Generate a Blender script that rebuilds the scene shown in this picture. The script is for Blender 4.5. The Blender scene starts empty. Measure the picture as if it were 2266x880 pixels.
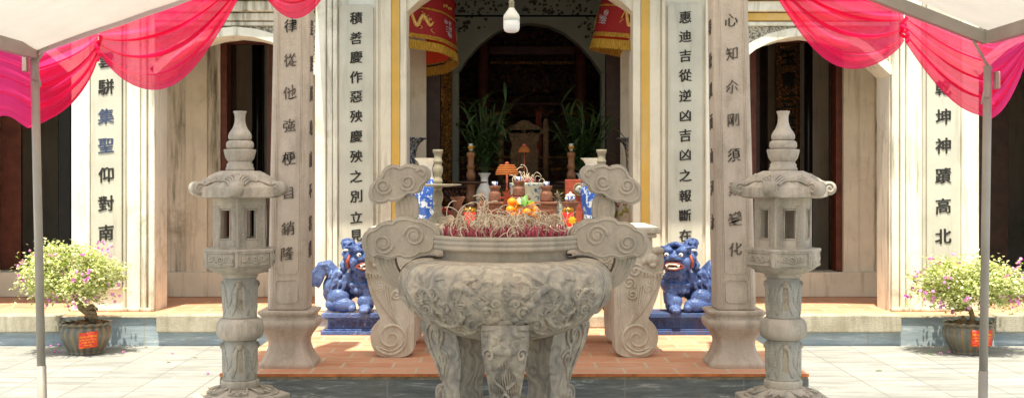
import bpy, bmesh, math, random
from mathutils import Vector, Matrix, noise
R = math.radians
rnd = random.Random(7)
scene = bpy.context.scene
COL = scene.collection
F = 2700.0; CX = 1120.0; CY = 400.0; H = 1.6

def X(px, d): return (px - CX) * d / F
def Z(py, d): return H + (CY - py) * d / F
def P(px, py, d): return Vector((X(px, d), d, Z(py, d)))

# ------------------------------------------------------------------ materials
def _nodes(name):
    m = bpy.data.materials.new(name); m.use_nodes = True
    nt = m.node_tree; nt.nodes.clear()
    out = nt.nodes.new('ShaderNodeOutputMaterial')
    return m, nt, out
def N(nt, typ, **kw):
    n = nt.nodes.new(typ)
    for k, v in kw.items(): setattr(n, k, v)
    return n
def pos(nt, scale=(1, 1, 1), obj=False):
    if obj:
        t = N(nt, 'ShaderNodeTexCoord'); s = t.outputs['Object']
    else:
        t = N(nt, 'ShaderNodeNewGeometry'); s = t.outputs['Position']
    mp = N(nt, 'ShaderNodeMapping'); mp.inputs['Scale'].default_value = scale
    nt.links.new(s, mp.inputs['Vector']); return mp.outputs['Vector']
def noise_t(nt, vec, scale, detail=5, rough=.6, dist=0):
    n = N(nt, 'ShaderNodeTexNoise'); n.inputs['Scale'].default_value = scale
    n.inputs['Detail'].default_value = detail; n.inputs['Roughness'].default_value = rough
    n.inputs['Distortion'].default_value = dist
    nt.links.new(vec, n.inputs['Vector']); return n.outputs['Fac']
def ramp(nt, fac, stops, interp='LINEAR'):
    r = N(nt, 'ShaderNodeValToRGB'); cr = r.color_ramp; cr.interpolation = interp
    while len(cr.elements) < len(stops): cr.elements.new(0.5)
    for e, (p, c) in zip(cr.elements, stops):
        e.position = p; e.color = (c[0], c[1], c[2], 1) if not isinstance(c, (int, float)) else (c, c, c, 1)
    nt.links.new(fac, r.inputs['Fac']); return r.outputs['Color']
def mix(nt, fac, a, b, mode='MIX'):
    m = N(nt, 'ShaderNodeMix', data_type='RGBA', blend_type=mode)
    for s, v in ((m.inputs[0], fac), (m.inputs[6], a), (m.inputs[7], b)):
        if isinstance(v, (int, float)): s.default_value = v
        elif isinstance(v, tuple): s.default_value = (v[0], v[1], v[2], 1)
        else: nt.links.new(v, s)
    return m.outputs[2]
def bsdf(nt, out, col, rough=.7, metal=0, bump=None, bstr=.3, bdist=.01, spec=.3):
    b = N(nt, 'ShaderNodeBsdfPrincipled')
    if isinstance(col, tuple): b.inputs['Base Color'].default_value = (*col, 1)
    else: nt.links.new(col, b.inputs['Base Color'])
    if isinstance(rough, (int, float)): b.inputs['Roughness'].default_value = rough
    else: nt.links.new(rough, b.inputs['Roughness'])
    if isinstance(metal, (int, float)): b.inputs['Metallic'].default_value = metal
    else: nt.links.new(metal, b.inputs['Metallic'])
    b.inputs['Specular IOR Level'].default_value = spec
    if bump is not None:
        bn = N(nt, 'ShaderNodeBump'); bn.inputs['Strength'].default_value = bstr; bn.inputs['Distance'].default_value = bdist
        nt.links.new(bump, bn.inputs['Height']); nt.links.new(bn.outputs['Normal'], b.inputs['Normal'])
    nt.links.new(b.outputs[0], out.inputs[0]); return b

def simple(name, col, rough=.6, var=.25, scale=12, metal=0, bump=.15, bdist=.004, spec=.3, obj=False):
    m, nt, out = _nodes(name)
    v = pos(nt, obj=obj); n = noise_t(nt, v, scale, 6)
    d = tuple(c * (1 - var) for c in col); l = tuple(min(1, c * (1 + var)) for c in col)
    c = ramp(nt, n, [(.3, d), (.7, l)])
    bsdf(nt, out, c, rough, metal, noise_t(nt, v, scale * 4, 4), bump, bdist, spec); return m

def stone(name, c1, c2, c3, bump=.5, bd=.008, streak=0.0, carve=0, stain=(.10, .10, .085), stain_amt=.5, obj=False, cs=3.2):
    """weathered stone: two tones, fine grain, dark weather stains, optional carved swirl relief"""
    m, nt, out = _nodes(name)
    v = pos(nt, obj=obj)
    big = noise_t(nt, v, 3.2, 6, .65)
    fine = noise_t(nt, v, 70, 4, .7)
    col = ramp(nt, big, [(.32, c1), (.5, c2), (.68, c3)])
    col = mix(nt, .22, col, ramp(nt, fine, [(.3, (.18, .18, .18)), (.7, (.9, .9, .9))]), 'SOFT_LIGHT')
    sv = pos(nt, (5, 5, .7), obj=obj)
    st = ramp(nt, noise_t(nt, sv, 1.7, 6, .7), [(.47, 0.0), (.66, stain_amt)])
    col = mix(nt, st, col, stain)
    bl = ramp(nt, noise_t(nt, v, 5.5, 8, .75, .3), [(.54, 0.0), (.68, stain_amt * .9)])
    col = mix(nt, bl, col, tuple(c * 1.25 for c in stain))
    lt_ = ramp(nt, noise_t(nt, v, 7.5, 7, .7), [(.60, 0.0), (.74, .45)])
    col = mix(nt, lt_, col, tuple(min(1, c * 1.25) for c in c3))
    h = fine
    if carve:
        vv = pos(nt, (1, 1, 1), obj=obj)
        w = N(nt, 'ShaderNodeTexWave', wave_type='RINGS'); w.inputs['Scale'].default_value = cs
        w.inputs['Distortion'].default_value = 16; w.inputs['Detail'].default_value = 2.5; w.inputs['Detail Scale'].default_value = 1.6
        nt.links.new(vv, w.inputs['Vector'])
        vo = N(nt, 'ShaderNodeTexVoronoi'); vo.inputs['Scale'].default_value = 2.8 * cs
        nt.links.new(vv, vo.inputs['Vector'])
        h = mix(nt, .5, w.outputs['Color'], vo.outputs['Distance'])
        col = mix(nt, .18 * carve, col, ramp(nt, w.outputs['Fac'], [(.0, (.12, .12, .13)), (.45, (.5, .47, .42)), (1, (.75, .7, .6))]), 'OVERLAY')
        h = mix(nt, .2, h, fine)
    b = bsdf(nt, out, col, .85, 0, h, bump, bd, .2)
    return m

def plaster(name, base, grime, amt=.6, edge=.56):
    m, nt, out = _nodes(name)
    v = pos(nt); sv = pos(nt, (7, 7, .55)); 
    col = ramp(nt, noise_t(nt, v, 2.1, 6, .6), [(.3, tuple(c * .82 for c in base)), (.62, base)])
    st = ramp(nt, noise_t(nt, sv, 1.5, 8, .72), [(edge, 0.0), (edge + .2, amt)])
    pt = ramp(nt, noise_t(nt, v, 1.3, 8, .75), [(.56, 0.0), (.72, amt * .8)])
    col = mix(nt, st, col, grime); col = mix(nt, pt, col, tuple(g * 1.3 for g in grime))
    bsdf(nt, out, col, .9, 0, noise_t(nt, v, 45, 5, .7), .25, .006, .15); return m

def glaze_pattern(name, base, paint, scale=14, th=.52, rough=.15, paint2=None):
    m, nt, out = _nodes(name)
    v = pos(nt, obj=True)
    n = noise_t(nt, v, scale, 3, .6, 1.2)
    col = ramp(nt, n, [(th - .03, base), (th + .02, paint)])
    if paint2: col = mix(nt, ramp(nt, noise_t(nt, v, scale * .6, 2), [(.55, 0.0), (.6, 1.0)]), col, paint2)
    bsdf(nt, out, col, rough, 0, None, spec=.5); return m

def gilt(name, base, gold, scale=30, th=.5, spread=.12):
    m, nt, out = _nodes(name)
    v = pos(nt, obj=False)
    vo = N(nt, 'ShaderNodeTexVoronoi'); vo.inputs['Scale'].default_value = scale; nt.links.new(v, vo.inputs['Vector'])
    n = noise_t(nt, v, scale * .45, 5, .7, 2)
    f = ramp(nt, n, [(th - spread, 0.0), (th + spread, 1.0)])
    col = mix(nt, f, base, gold)
    bsdf(nt, out, col, .38, f, vo.outputs['Distance'], .8, .02, .4); return m

M = {}
def setup_materials():
    M['urn'] = stone('urn_stone', (.42, .385, .34), (.54, .475, .395), (.67, .57, .445), .9, .025, carve=1.3, stain=(.22, .215, .21), stain_amt=.6)
    M['urn_plain'] = stone('cut_grey_stone', (.42, .365, .30), (.48, .42, .345), (.54, .47, .385), .35, .004, stain=(.17, .16, .14), stain_amt=.35)
    M['lantern'] = stone('lantern_stone', (.40, .355, .295), (.49, .43, .355), (.58, .50, .41), .5, .005, stain=(.17, .155, .125), stain_amt=.55)
    M['lantern_blue'] = stone('lantern_shaft_stone', (.36, .345, .305), (.43, .41, .36), (.51, .465, .39), .6, .008, stain=(.15, .14, .12), stain_amt=.5)
    M['pit'] = stone('pitted_stone', (.40, .34, .25), (.52, .44, .33), (.62, .53, .40), 1.0, .02, stain=(.12, .10, .08), stain_amt=.7)
    M['column'] = stone('column_stone', (.48, .395, .32), (.55, .455, .37), (.60, .50, .41), .35, .004, stain=(.22, .17, .12), stain_amt=.4)
    M['white_stone'] = stone('pale_carved_stone', (.56, .50, .40), (.66, .595, .49), (.74, .675, .57), .35, .004, stain=(.36, .28, .19), stain_amt=.5)
    M['granite'] = stone('granite_kerb', (.36, .32, .24), (.45, .41, .32), (.52, .48, .39), .7, .01, stain=(.20, .18, .12), stain_amt=.6, obj=False)
    M['plaster'] = plaster('white_plaster', (.82, .79, .67), (.20, .17, .10), .9, .50)
    M['plaster_clean'] = plaster('pale_plaster', (.85, .82, .70), (.30, .265, .16), .9, .53)
    M['plaster_tan'] = plaster('tan_plaster', (.77, .70, .55), (.28, .22, .13), .65, .53)
    M['plaster_old'] = plaster('old_plaster', (.74, .68, .55), (.13, .11, .065), .9, .47)
    M['panel'] = plaster('grey_panel_plaster', (.60, .58, .48), (.36, .325, .24), .7, .53)
    M['yellow'] = plaster('ochre_paint', (.68, .42, .10), (.55, .45, .28), .6, .5)
    M['ink'] = simple('black_ink', (.030, .026, .022), .6, .5, 40)
    M['ink_faded'] = simple('faded_ink', (.115, .09, .072), .7, .6, 60)
    M['ink_blue'] = simple('blue_ink', (.06, .08, .15), .6, .5, 40)
    M['lion_blue'] = stone('blue_glaze', (.05, .085, .235), (.08, .13, .32), (.15, .22, .43), .6, .008, carve=.4, cs=8, stain=(.02, .03, .09), stain_amt=.7)
    M['lion_blue'].node_tree.nodes['Principled BSDF'].inputs['Roughness'].default_value = .30
    def worn(mat, chip, th):
        nt = mat.node_tree; b = nt.nodes['Principled BSDF']; src = b.inputs['Base Color'].links[0].from_socket
        c = mix(nt, ramp(nt, noise_t(nt, pos(nt), 19, 7, .75), [(th, 0.0), (th + .05, .85)]), src, chip); nt.links.new(c, b.inputs['Base Color'])
    worn(M['lion_blue'], (.40, .38, .34), .61)
    M['lion_dark'] = stone('dark_blue_glaze', (.055, .07, .15), (.06, .10, .24), (.08, .14, .28), .8, .012, stain=(.16, .07, .05), stain_amt=.5)
    M['lion_red'] = simple('lion_mouth_red', (.34, .07, .04), .45, .2)
    M['white'] = simple('white_glaze', (.78, .75, .68), .25, .06, 8, bump=.02)
    M['black'] = simple('black_gloss', (.012, .011, .010), .2, .2)
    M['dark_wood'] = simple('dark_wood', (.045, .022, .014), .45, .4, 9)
    M['red_wood'] = simple('red_brown_wood', (.13, .038, .022), .42, .35, 9)
    M['brown_wood'] = simple('turned_wood', (.15, .065, .025), .42, .35, 20, bump=.2)
    M['stand_wood'] = simple('reddish_carved_wood', (.20, .085, .052), .6, .45, 45, bump=.5, bdist=.01)
    M['throne_wood'] = simple('throne_wood', (.22, .14, .07), .6, .4, 35, bump=.7, bdist=.02)
    M['grey_pole'] = simple('painted_steel', (.38, .345, .30), .45, .12, 6)
    M['copper'] = simple('stone_candlestick', (.30, .265, .19), .5, .2, 15)
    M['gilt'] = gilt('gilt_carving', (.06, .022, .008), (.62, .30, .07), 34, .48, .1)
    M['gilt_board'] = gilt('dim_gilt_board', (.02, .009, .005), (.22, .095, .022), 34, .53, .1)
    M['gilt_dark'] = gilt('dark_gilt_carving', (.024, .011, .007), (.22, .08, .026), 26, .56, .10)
    M['orange'] = simple('orange_peel', (.85, .27, .015), .4, .1, 60, bump=.2)
    M['coil'] = simple('incense_coil', (.33, .10, .02), .8, .2, 60)
    M['red'] = simple('bright_red', (.55, .035, .025), .5, .15)
    M['rust'] = simple('rust_red', (.33, .065, .035), .7, .3, 40)
    M['maroon'] = simple('maroon_lacquer', (.12, .015, .015), .3, .2)
    M['leaf'] = simple('dark_leaf', (.028, .055, .013), .45, .5, 6, bump=.05)
    M['leaf_bright'] = simple('fresh_leaf', (.10, .22, .03), .45, .4, 14, bump=.05)
    M['ash'] = simple('incense_ash', (.72, .60, .44), .95, .2, 30)
    M['stick'] = simple('incense_red', (.46, .09, .13), .8, .35, 20)
    M['sand'] = simple('grey_ash_bed', (.30, .24, .20), .95, .3, 40, bump=.5)
    M['soil'] = simple('potting_soil', (.20, .12, .06), .95, .5, 45, bump=.8, bdist=.02)
    M['bark'] = simple('bark', (.26, .19, .11), .9, .35, 30, bump=.6, bdist=.01)
    M['blossom'] = simple('magenta_bract', (.90, .34, .70), .6, .25, 25)
    M['pot_old'] = stone('glazed_pot', (.12, .125, .10), (.18, .17, .13), (.26, .17, .09), .3, .004, stain=(.20, .11, .05), stain_amt=.5)
    m, nt, out = _nodes('ribbed_glaze'); v = pos(nt, obj=True)
    gr = N(nt, 'ShaderNodeTexGradient', gradient_type='RADIAL'); nt.links.new(v, gr.inputs[0])
    ml = N(nt, 'ShaderNodeMath', operation='MULTIPLY'); ml.inputs[1].default_value = 18; nt.links.new(gr.outputs['Fac'], ml.inputs[0])
    ad = N(nt, 'ShaderNodeMath', operation='ADD'); nt.links.new(ml.outputs[0], ad.inputs[0])
    nn = N(nt, 'ShaderNodeMath', operation='MULTIPLY'); nn.inputs[1].default_value = .5; nt.links.new(noise_t(nt, v, 9, 4), nn.inputs[0]); nt.links.new(nn.outputs[0], ad.inputs[1])
    pp = N(nt, 'ShaderNodeMath', operation='PINGPONG'); pp.inputs[1].default_value = .5; nt.links.new(ad.outputs[0], pp.inputs[0])
    col = ramp(nt, pp.outputs[0], [(.0, (.30, .18, .085)), (.14, (.20, .155, .10)), (.32, (.155, .15, .115)), (.5, (.10, .115, .10))])
    bsdf(nt, out, col, .28, 0, noise_t(nt, v, 30, 3), .1, .004, .5); M['pot'] = m
    M['sign_red'] = simple('sign_red', (.70, .055, .035), .45, .05)
    M['sign_yellow'] = simple('sign_yellow', (.90, .55, .03), .5, .05)
    M['blue_white'] = glaze_pattern('blue_white_china', (.72, .72, .70), (.03, .09, .38), 20, .50)
    M['blue_deep'] = glaze_pattern('blue_lower_china', (.60, .66, .75), (.03, .10, .42), 16, .44)
    M['vase_dark'] = glaze_pattern('ink_blue_china', (.50, .50, .46), (.018, .025, .07), 38, .50)
    M['vase_paint'] = glaze_pattern('painted_china', (.66, .60, .46), (.45, .07, .03), 12, .60, paint2=(.35, .30, .05))
    M['censer'] = glaze_pattern('crackle_china', (.42, .42, .33), (.05, .09, .22), 18, .56)
    M['olive'] = simple('olive_cloth', (.10, .085, .012), .7, .3, 8)
    M['floral'] = simple('painted_flower', (.075, .055, .045), .8, .5, 60)
    M['green_wall'] = plaster('pale_green_paint', (.44, .46, .37), (.22, .21, .15), .4, .6)
    M['brocade'] = simple('red_brocade', (.26, .012, .012), .65, .25, 80)
    M['lining'] = simple('red_lining', (.60, .05, .015), .6, .15)
    M['gold'] = gilt('gold_band', (.30, .12, .01), (.75, .42, .06), 70, .5)
    m, nt, out = _nodes('gold_fringe'); v = pos(nt, (1, 1, .02), obj=True)
    n = noise_t(nt, v, 120, 3, .6)
    bsdf(nt, out, ramp(nt, n, [(.35, (.26, .12, .008)), (.65, (.60, .34, .03))]), .6, 0, n, .8, .02); M['fringe'] = m
    M['thread_gold'] = simple('gold_thread', (.60, .36, .10), .5, .3, 60)
    M['thread_pale'] = simple('pale_thread', (.42, .34, .36), .6, .3, 60)
    # red-hot candle glass
    m, nt, out = _nodes('red_glass')
    b = bsdf(nt, out, (.75, .02, .015), .1); b.inputs['Transmission Weight'].default_value = .35
    b.inputs['Emission Color'].default_value = (1, .05, .02, 1); b.inputs['Emission Strength'].default_value = .25; M['red_glass'] = m
    m, nt, out = _nodes('flame'); e = N(nt, 'ShaderNodeEmission'); e.inputs[0].default_value = (1, .42, .08, 1); e.inputs[1].default_value = 3
    nt.links.new(e.outputs[0], out.inputs[0]); M['flame'] = m
    m, nt, out = _nodes('bulb_diffuser')
    b = bsdf(nt, out, (.86, .85, .84), .35); b.inputs['Subsurface Weight'].default_value = .3; M['bulb'] = m
    # cloth: pink voile
    def cloth(name, col, transl, transp, var):
        m, nt, out = _nodes(name); v = pos(nt)
        c = ramp(nt, noise_t(nt, v, 5, 4), [(.3, tuple(x * (1 - var) for x in col)), (.7, col)])
        d = N(nt, 'ShaderNodeBsdfDiffuse'); t = N(nt, 'ShaderNodeBsdfTranslucent'); tr = N(nt, 'ShaderNodeBsdfTransparent')
        nt.links.new(c, d.inputs[0]); nt.links.new(c, t.inputs[0]); nt.links.new(mix(nt, .5, c, (1, 1, 1)), tr.inputs[0])
        a = N(nt, 'ShaderNodeMixShader'); a.inputs[0].default_value = transl
        nt.links.new(d.outputs[0], a.inputs[1]); nt.links.new(t.outputs[0], a.inputs[2])
        b = N(nt, 'ShaderNodeMixShader'); b.inputs[0].default_value = transp
        nt.links.new(a.outputs[0], b.inputs[1]); nt.links.new(tr.outputs[0], b.inputs[2])
        nt.links.new(b.outputs[0], out.inputs[0]); return m
    M['pink'] = cloth('pink_voile', (1.0, .06, .27), .55, .22, .06)
    M['added_shade'] = cloth('added_shade_canvas', (.84, .79, .68), .5, 0.0, .05)
    M['canvas'] = cloth('white_canvas', (.66, .62, .57), .34, 0.0, .10)
    # variegated leaf
    m, nt, out = _nodes('variegated_leaf')
    g = N(nt, 'ShaderNodeNewGeometry')
    c = ramp(nt, g.outputs['Random Per Island'], [(0, (.14, .26, .03)), (.15, (.36, .47, .10)), (.4, (.64, .68, .26)), (.7, (.78, .78, .42)), (1, (.86, .84, .60))])
    d = N(nt, 'ShaderNodeBsdfDiffuse'); t = N(nt, 'ShaderNodeBsdfTranslucent'); a = N(nt, 'ShaderNodeMixShader'); a.inputs[0].default_value = .3
    nt.links.new(c, d.inputs[0]); nt.links.new(c, t.inputs[0]); nt.links.new(d.outputs[0], a.inputs[1]); nt.links.new(t.outputs[0], a.inputs[2])
    nt.links.new(a.outputs[0], out.inputs[0]); M['varleaf'] = m
    # courtyard pavers
    m, nt, out = _nodes('courtyard_pavers')
    v = pos(nt)
    br = N(nt, 'ShaderNodeTexBrick', offset=0.0); br.inputs['Scale'].default_value = 1
    br.inputs['Brick Width'].default_value = .475; br.inputs['Row Height'].default_value = .475
    br.inputs['Mortar Size'].default_value = .010; br.inputs['Mortar Smooth'].default_value = .3; br.inputs['Bias'].default_value = 0
    br.inputs['Color1'].default_value = (.33, .33, .31, 1); br.inputs['Color2'].default_value = (.385, .38, .36, 1); br.inputs['Mortar'].default_value = (.235, .23, .21, 1)
    nt.links.new(v, br.inputs['Vector'])
    sv = pos(nt, (.8, 5, 1))
    st = ramp(nt, noise_t(nt, sv, 1.6, 7, .7), [(.42, 0.0), (.62, .75)])
    col = mix(nt, st, br.outputs['Color'], (.19, .19, .175))
    st2 = ramp(nt, noise_t(nt, v, 5, 7, .7), [(.55, 0.0), (.70, .6)])
    col = mix(nt, st2, col, (.46, .45, .42))
    h = mix(nt, .5, br.outputs['Fac'], noise_t(nt, v, 40, 5))
    bsdf(nt, out, col, .75, 0, h, -.35, .008, .25); M['pavers'] = m
    # terracotta tiles, running bond
    def terracotta(name, off, w, rh):
        m, nt, out = _nodes(name)
        v = pos(nt)
        mp = N(nt, 'ShaderNodeMapping'); mp.inputs['Location'].default_value = (.09, -9.02 + rh * 40, 0); nt.links.new(v, mp.inputs['Vector'])
        br = N(nt, 'ShaderNodeTexBrick', offset=off); br.inputs['Scale'].default_value = 1
        br.inputs['Brick Width'].default_value = w; br.inputs['Row Height'].default_value = rh
        br.inputs['Mortar Size'].default_value = .012; br.inputs['Mortar Smooth'].default_value = .3
        br.inputs['Color1'].default_value = (.58, .245, .13, 1); br.inputs['Color2'].default_value = (.66, .32, .19, 1); br.inputs['Mortar'].default_value = (.55, .46, .32, 1)
        nt.links.new(mp.outputs[0], br.inputs['Vector'])
        st = ramp(nt, noise_t(nt, pos(nt, (1, 3, 1)), 2.5, 7, .7), [(.42, 0.0), (.7, .6)])
        col = mix(nt, st, br.outputs['Color'], (.68, .46, .32))
        st2 = ramp(nt, noise_t(nt, v, 9, 7, .7), [(.56, 0.0), (.75, .6)])
        col = mix(nt, st2, col, (.48, .22, .12))
        bsdf(nt, out, col, .75, 0, mix(nt, .4, br.outputs['Fac'], noise_t(nt, v, 40, 5)), -.35, .006, .25); return m
    M['tile'] = terracotta('terracotta_tiles', .5, .39, .27)
    M['tile_edge'] = simple('tile_edge', (.62, .19, .06), .8, .35, 10, bump=.5, bdist=.01)
    M['mortar'] = simple('old_mortar', (.34, .27, .18), .95, .4, 18, bump=.7, bdist=.015)
    def slate(nm_, stops):
        # blue-grey slate slabs with diagonal white veins
        m, nt, out = _nodes(nm_)
        v = pos(nt)
        mp = N(nt, 'ShaderNodeMapping'); mp.inputs['Rotation'].default_value = (0, R(-38), 0); mp.inputs['Scale'].default_value = (1.1, 1, 9)
        nt.links.new(v, mp.inputs['Vector'])
        n = noise_t(nt, mp.outputs[0], 3.0, 8, .72, .5)
        col = ramp(nt, n, stops)
        col = mix(nt, ramp(nt, noise_t(nt, pos(nt, (1, 1, 1)), 3, 5), [(.5, 0.0), (.75, .5)]), col, (.30, .28, .22))
        w = N(nt, 'ShaderNodeSeparateXYZ'); nt.links.new(v, w.inputs[0])
        md = N(nt, 'ShaderNodeMath', operation='PINGPONG'); md.inputs[1].default_value = .44
        nt.links.new(w.outputs[0], md.inputs[0])
        j = ramp(nt, md.outputs[0], [(.0, 1.0), (.007, 0.0)])
        col = mix(nt, j, col, (.34, .32, .27))
        bsdf(nt, out, col, .55, 0, n, .2, .005, .3); return m
    M['slate'] = slate('slate_slabs', [(.35, (.27, .34, .40)), (.52, (.35, .425, .48)), (.60, (.45, .51, .545)), (.64, (.72, .74, .74)), (.68, (.39, .455, .495))])
    M['slate_shaded'] = slate('shaded_slate_slabs', [(.35, (.135, .145, .14)), (.50, (.20, .21, .20)), (.58, (.27, .28, .265)), (.62, (.62, .61, .56)), (.655, (.22, .23, .22))])  # same slate as the plinth, with the riser's shade put into its colour
    # pebble dash
    m, nt, out = _nodes('pebble_dash'); v = pos(nt)
    vo = N(nt, 'ShaderNodeTexVoronoi'); vo.inputs['Scale'].default_value = 55; nt.links.new(v, vo.inputs['Vector'])
    col = ramp(nt, vo.outputs['Distance'], [(.1, (.66, .62, .52)), (.5, (.40, .36, .28)), (.8, (.16, .14, .10))])
    bsdf(nt, out, col, .95, 0, vo.outputs['Distance'], -1, .03); M['pebble'] = m
setup_materials()

# ------------------------------------------------------------------ mesh builder
class MB:
    def __init__(s): s.v = []; s.f = []; s.sm = []
    def add(s, verts, faces, smooth=True):
        o = len(s.v); s.v += [tuple(p) for p in verts]
        s.f += [tuple(i + o for i in f) for f in faces]; s.sm += [smooth] * len(faces); return s
    def box(s, x0, x1, y0, y1, z0, z1):
        v = [(x, y, z) for z in (z0, z1) for y in (y0, y1) for x in (x0, x1)]
        return s.add(v, [(0, 2, 3, 1), (4, 5, 7, 6), (0, 1, 5, 4), (2, 6, 7, 3), (0, 4, 6, 2), (1, 3, 7, 5)], False)
    def prism(s, poly, y0, y1, smooth=False):
        """poly [(x,z)] extruded along y"""
        n = len(poly)
        a = sum(poly[i][0] * poly[(i + 1) % n][1] - poly[(i + 1) % n][0] * poly[i][1] for i in range(n))
        if a < 0: poly = poly[::-1]
        v = [(p[0], y0, p[1]) for p in poly] + [(p[0], y1, p[1]) for p in poly]
        f = [tuple(range(n)), tuple(range(2 * n - 1, n - 1, -1))]
        s.add(v, f, False)
        o = len(s.v) - 2 * n
        for i in range(n):
            j = (i + 1) % n; s.f.append((o + i, o + n + i, o + n + j, o + j)); s.sm.append(smooth)
        return s
    def lathe(s, prof, seg=32, c=(0, 0, 0), rot=0, smooth=True, mod=None, sq=None):
        """prof [(r,z)] bottom to top"""
        v = []; f = []
        for (r, z) in prof:
            for k in range(seg):
                a = rot + 2 * math.pi * k / seg
                rr = r * (mod(a, z) if mod else 1)
                v.append((c[0] + rr * math.sin(a), c[1] - rr * math.cos(a), c[2] + z))
        n = len(prof)
        for i in range(n - 1):
            for k in range(seg):
                k2 = (k + 1) % seg
                f.append((i * seg + k, i * seg + k2, (i + 1) * seg + k2, (i + 1) * seg + k))
        s.add(v, f, smooth)
        o = len(s.v) - len(v)
        if prof[0][0] > 1e-6: s.f.append(tuple(o + k for k in range(seg - 1, -1, -1))); s.sm.append(False)
        if prof[-1][0] > 1e-6: s.f.append(tuple(o + (n - 1) * seg + k for k in range(seg))); s.sm.append(False)
        return s
    def tube(s, pts, rad, seg=8, flat=1.0):
        pts = [Vector(p) for p in pts]; n = len(pts)
        rr = rad if isinstance(rad, (list, tuple)) else [rad] * n
        v = []; f = []; up = None
        for i, p in enumerate(pts):
            t = (pts[min(i + 1, n - 1)] - pts[max(i - 1, 0)])
            t = t.normalized() if t.length > 1e-9 else Vector((0, 0, 1))
            if up is None:
                up = Vector((0, 0, 1)) if abs(t.z) < .9 else Vector((1, 0, 0))
            a = t.cross(up); a = a.normalized() if a.length > 1e-6 else Vector((1, 0, 0))
            b = a.cross(t).normalized(); up = b
            for k in range(seg):
                an = 2 * math.pi * k / seg
                v.append(p + (a * math.cos(an) + b * math.sin(an) * flat) * rr[i])
        for i in range(n - 1):
            for k in range(seg):
                k2 = (k + 1) % seg
                f.append((i * seg + k, i * seg + k2, (i + 1) * seg + k2, (i + 1) * seg + k))
        f.append(tuple(range(seg - 1, -1, -1))); f.append(tuple((n - 1) * seg + k for k in range(seg)))
        return s.add(v, f, True)
    def ball(s, c, r, seg=14, rings=9, rotm=None):
        c = Vector(c); r = (r, r, r) if isinstance(r, (int, float)) else r
        v = []; f = []
        for i in range(rings + 1):
            th = math.pi * i / rings
            for k in range(seg):
                a = 2 * math.pi * k / seg
                q = Vector((r[0] * math.sin(th) * math.cos(a), r[1] * math.sin(th) * math.sin(a), r[2] * math.cos(th)))
                if rotm: q = rotm @ q
                v.append(c + q)
        for i in range(rings):
            for k in range(seg):
                k2 = (k + 1) % seg
                f.append((i * seg + k, (i + 1) * seg + k, (i + 1) * seg + k2, i * seg + k2))
        return s.add(v, f, True)
    def grid(s, fn, nu, nv, smooth=True, flip=False):
        v = [fn(i / nu, j / nv) for j in range(nv + 1) for i in range(nu + 1)]
        f = []
        for j in range(nv):
            for i in range(nu):
                a = j * (nu + 1) + i
                q = (a, a + 1, a + nu + 2, a + nu + 1)
                f.append(q[::-1] if flip else q)
        return s.add(v, f, smooth)
    def xform(s, mat):
        s.v = [tuple(mat @ Vector(p)) for p in s.v]; return s
    def build(s, name, mat, parent=None, loc=None, bevel=0, bseg=2, remesh=0, smooth_it=0, merge=False):
        me = bpy.data.meshes.new(name)
        org = Vector(loc) if loc is not None else Vector((0, 0, 0))
        me.from_pydata([tuple(Vector(p) - org) for p in s.v], [], s.f)
        me.polygons.foreach_set('use_smooth', s.sm)
        me.update()
        if merge:
            bm = bmesh.new(); bm.from_mesh(me); bmesh.ops.remove_doubles(bm, verts=bm.verts, dist=1e-5)
            bmesh.ops.recalc_face_normals(bm, faces=bm.faces); bm.to_mesh(me); bm.free()
        for mm in (mat if isinstance(mat, (list, tuple)) else [mat]): me.materials.append(mm)
        o = bpy.data.objects.new(name, me); COL.objects.link(o)
        if parent: 
            o.parent = parent
        o.location = org
        if remesh:
            r = o.modifiers.new('remesh', 'REMESH'); r.mode = 'VOXEL'; r.voxel_size = remesh; r.use_smooth_shade = True
            if smooth_it:
                q = o.modifiers.new('smooth', 'SMOOTH'); q.iterations = smooth_it; q.factor = .5
        if bevel:
            b = o.modifiers.new('bevel', 'BEVEL'); b.width = bevel; b.segments = bseg; b.limit_method = 'ANGLE'; b.angle_limit = R(40)
        return o

def tag(o, label, cat, group=None):
    o['label'] = label; o['category'] = cat
    if group: o['group'] = group
    return o
def thing(name, label, cat, loc=(0, 0, 0), group=None, rotz=0):
    o = bpy.data.objects.new(name, None); o.empty_display_size = .1; COL.objects.link(o)
    o.location = loc; o.rotation_euler = (0, 0, rotz); return tag(o, label, cat, group)
def structure(o): o['kind'] = 'structure'; return o
def copy_tree(o, parent=None):
    c = o.copy(); COL.objects.link(c)
    if parent: c.parent = parent
    for ch in list(o.children): copy_tree(ch, c)
    return c

# text to meshes
_glyph = {}
def glyph_geo(txt, bold=0.0):
    key = (txt, bold)
    if key not in _glyph:
        cu = bpy.data.curves.new('glyph', 'FONT'); cu.body = txt; cu.size = 1; cu.offset = bold
        cu.align_x = 'CENTER'; cu.align_y = 'CENTER'; cu.resolution_u = 3; cu.fill_mode = 'FRONT'
        ob = bpy.data.objects.new('glyph', cu); COL.objects.link(ob)
        dg = bpy.context.evaluated_depsgraph_get(); me = ob.evaluated_get(dg).to_mesh()
        vs = [v.co.copy() for v in me.vertices]; fs = [tuple(p.vertices) for p in me.polygons]
        ob.evaluated_get(dg).to_mesh_clear(); bpy.data.objects.remove(ob); bpy.data.curves.remove(cu)
        if vs:
            xs = [v.x for v in vs]; ys = [v.y for v in vs]
            cx = (min(xs) + max(xs)) / 2; cy = (min(ys) + max(ys)) / 2
            vs = [(v.x - cx, v.y - cy) for v in vs]
        _glyph[key] = (vs, fs)
    return _glyph[key]
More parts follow.
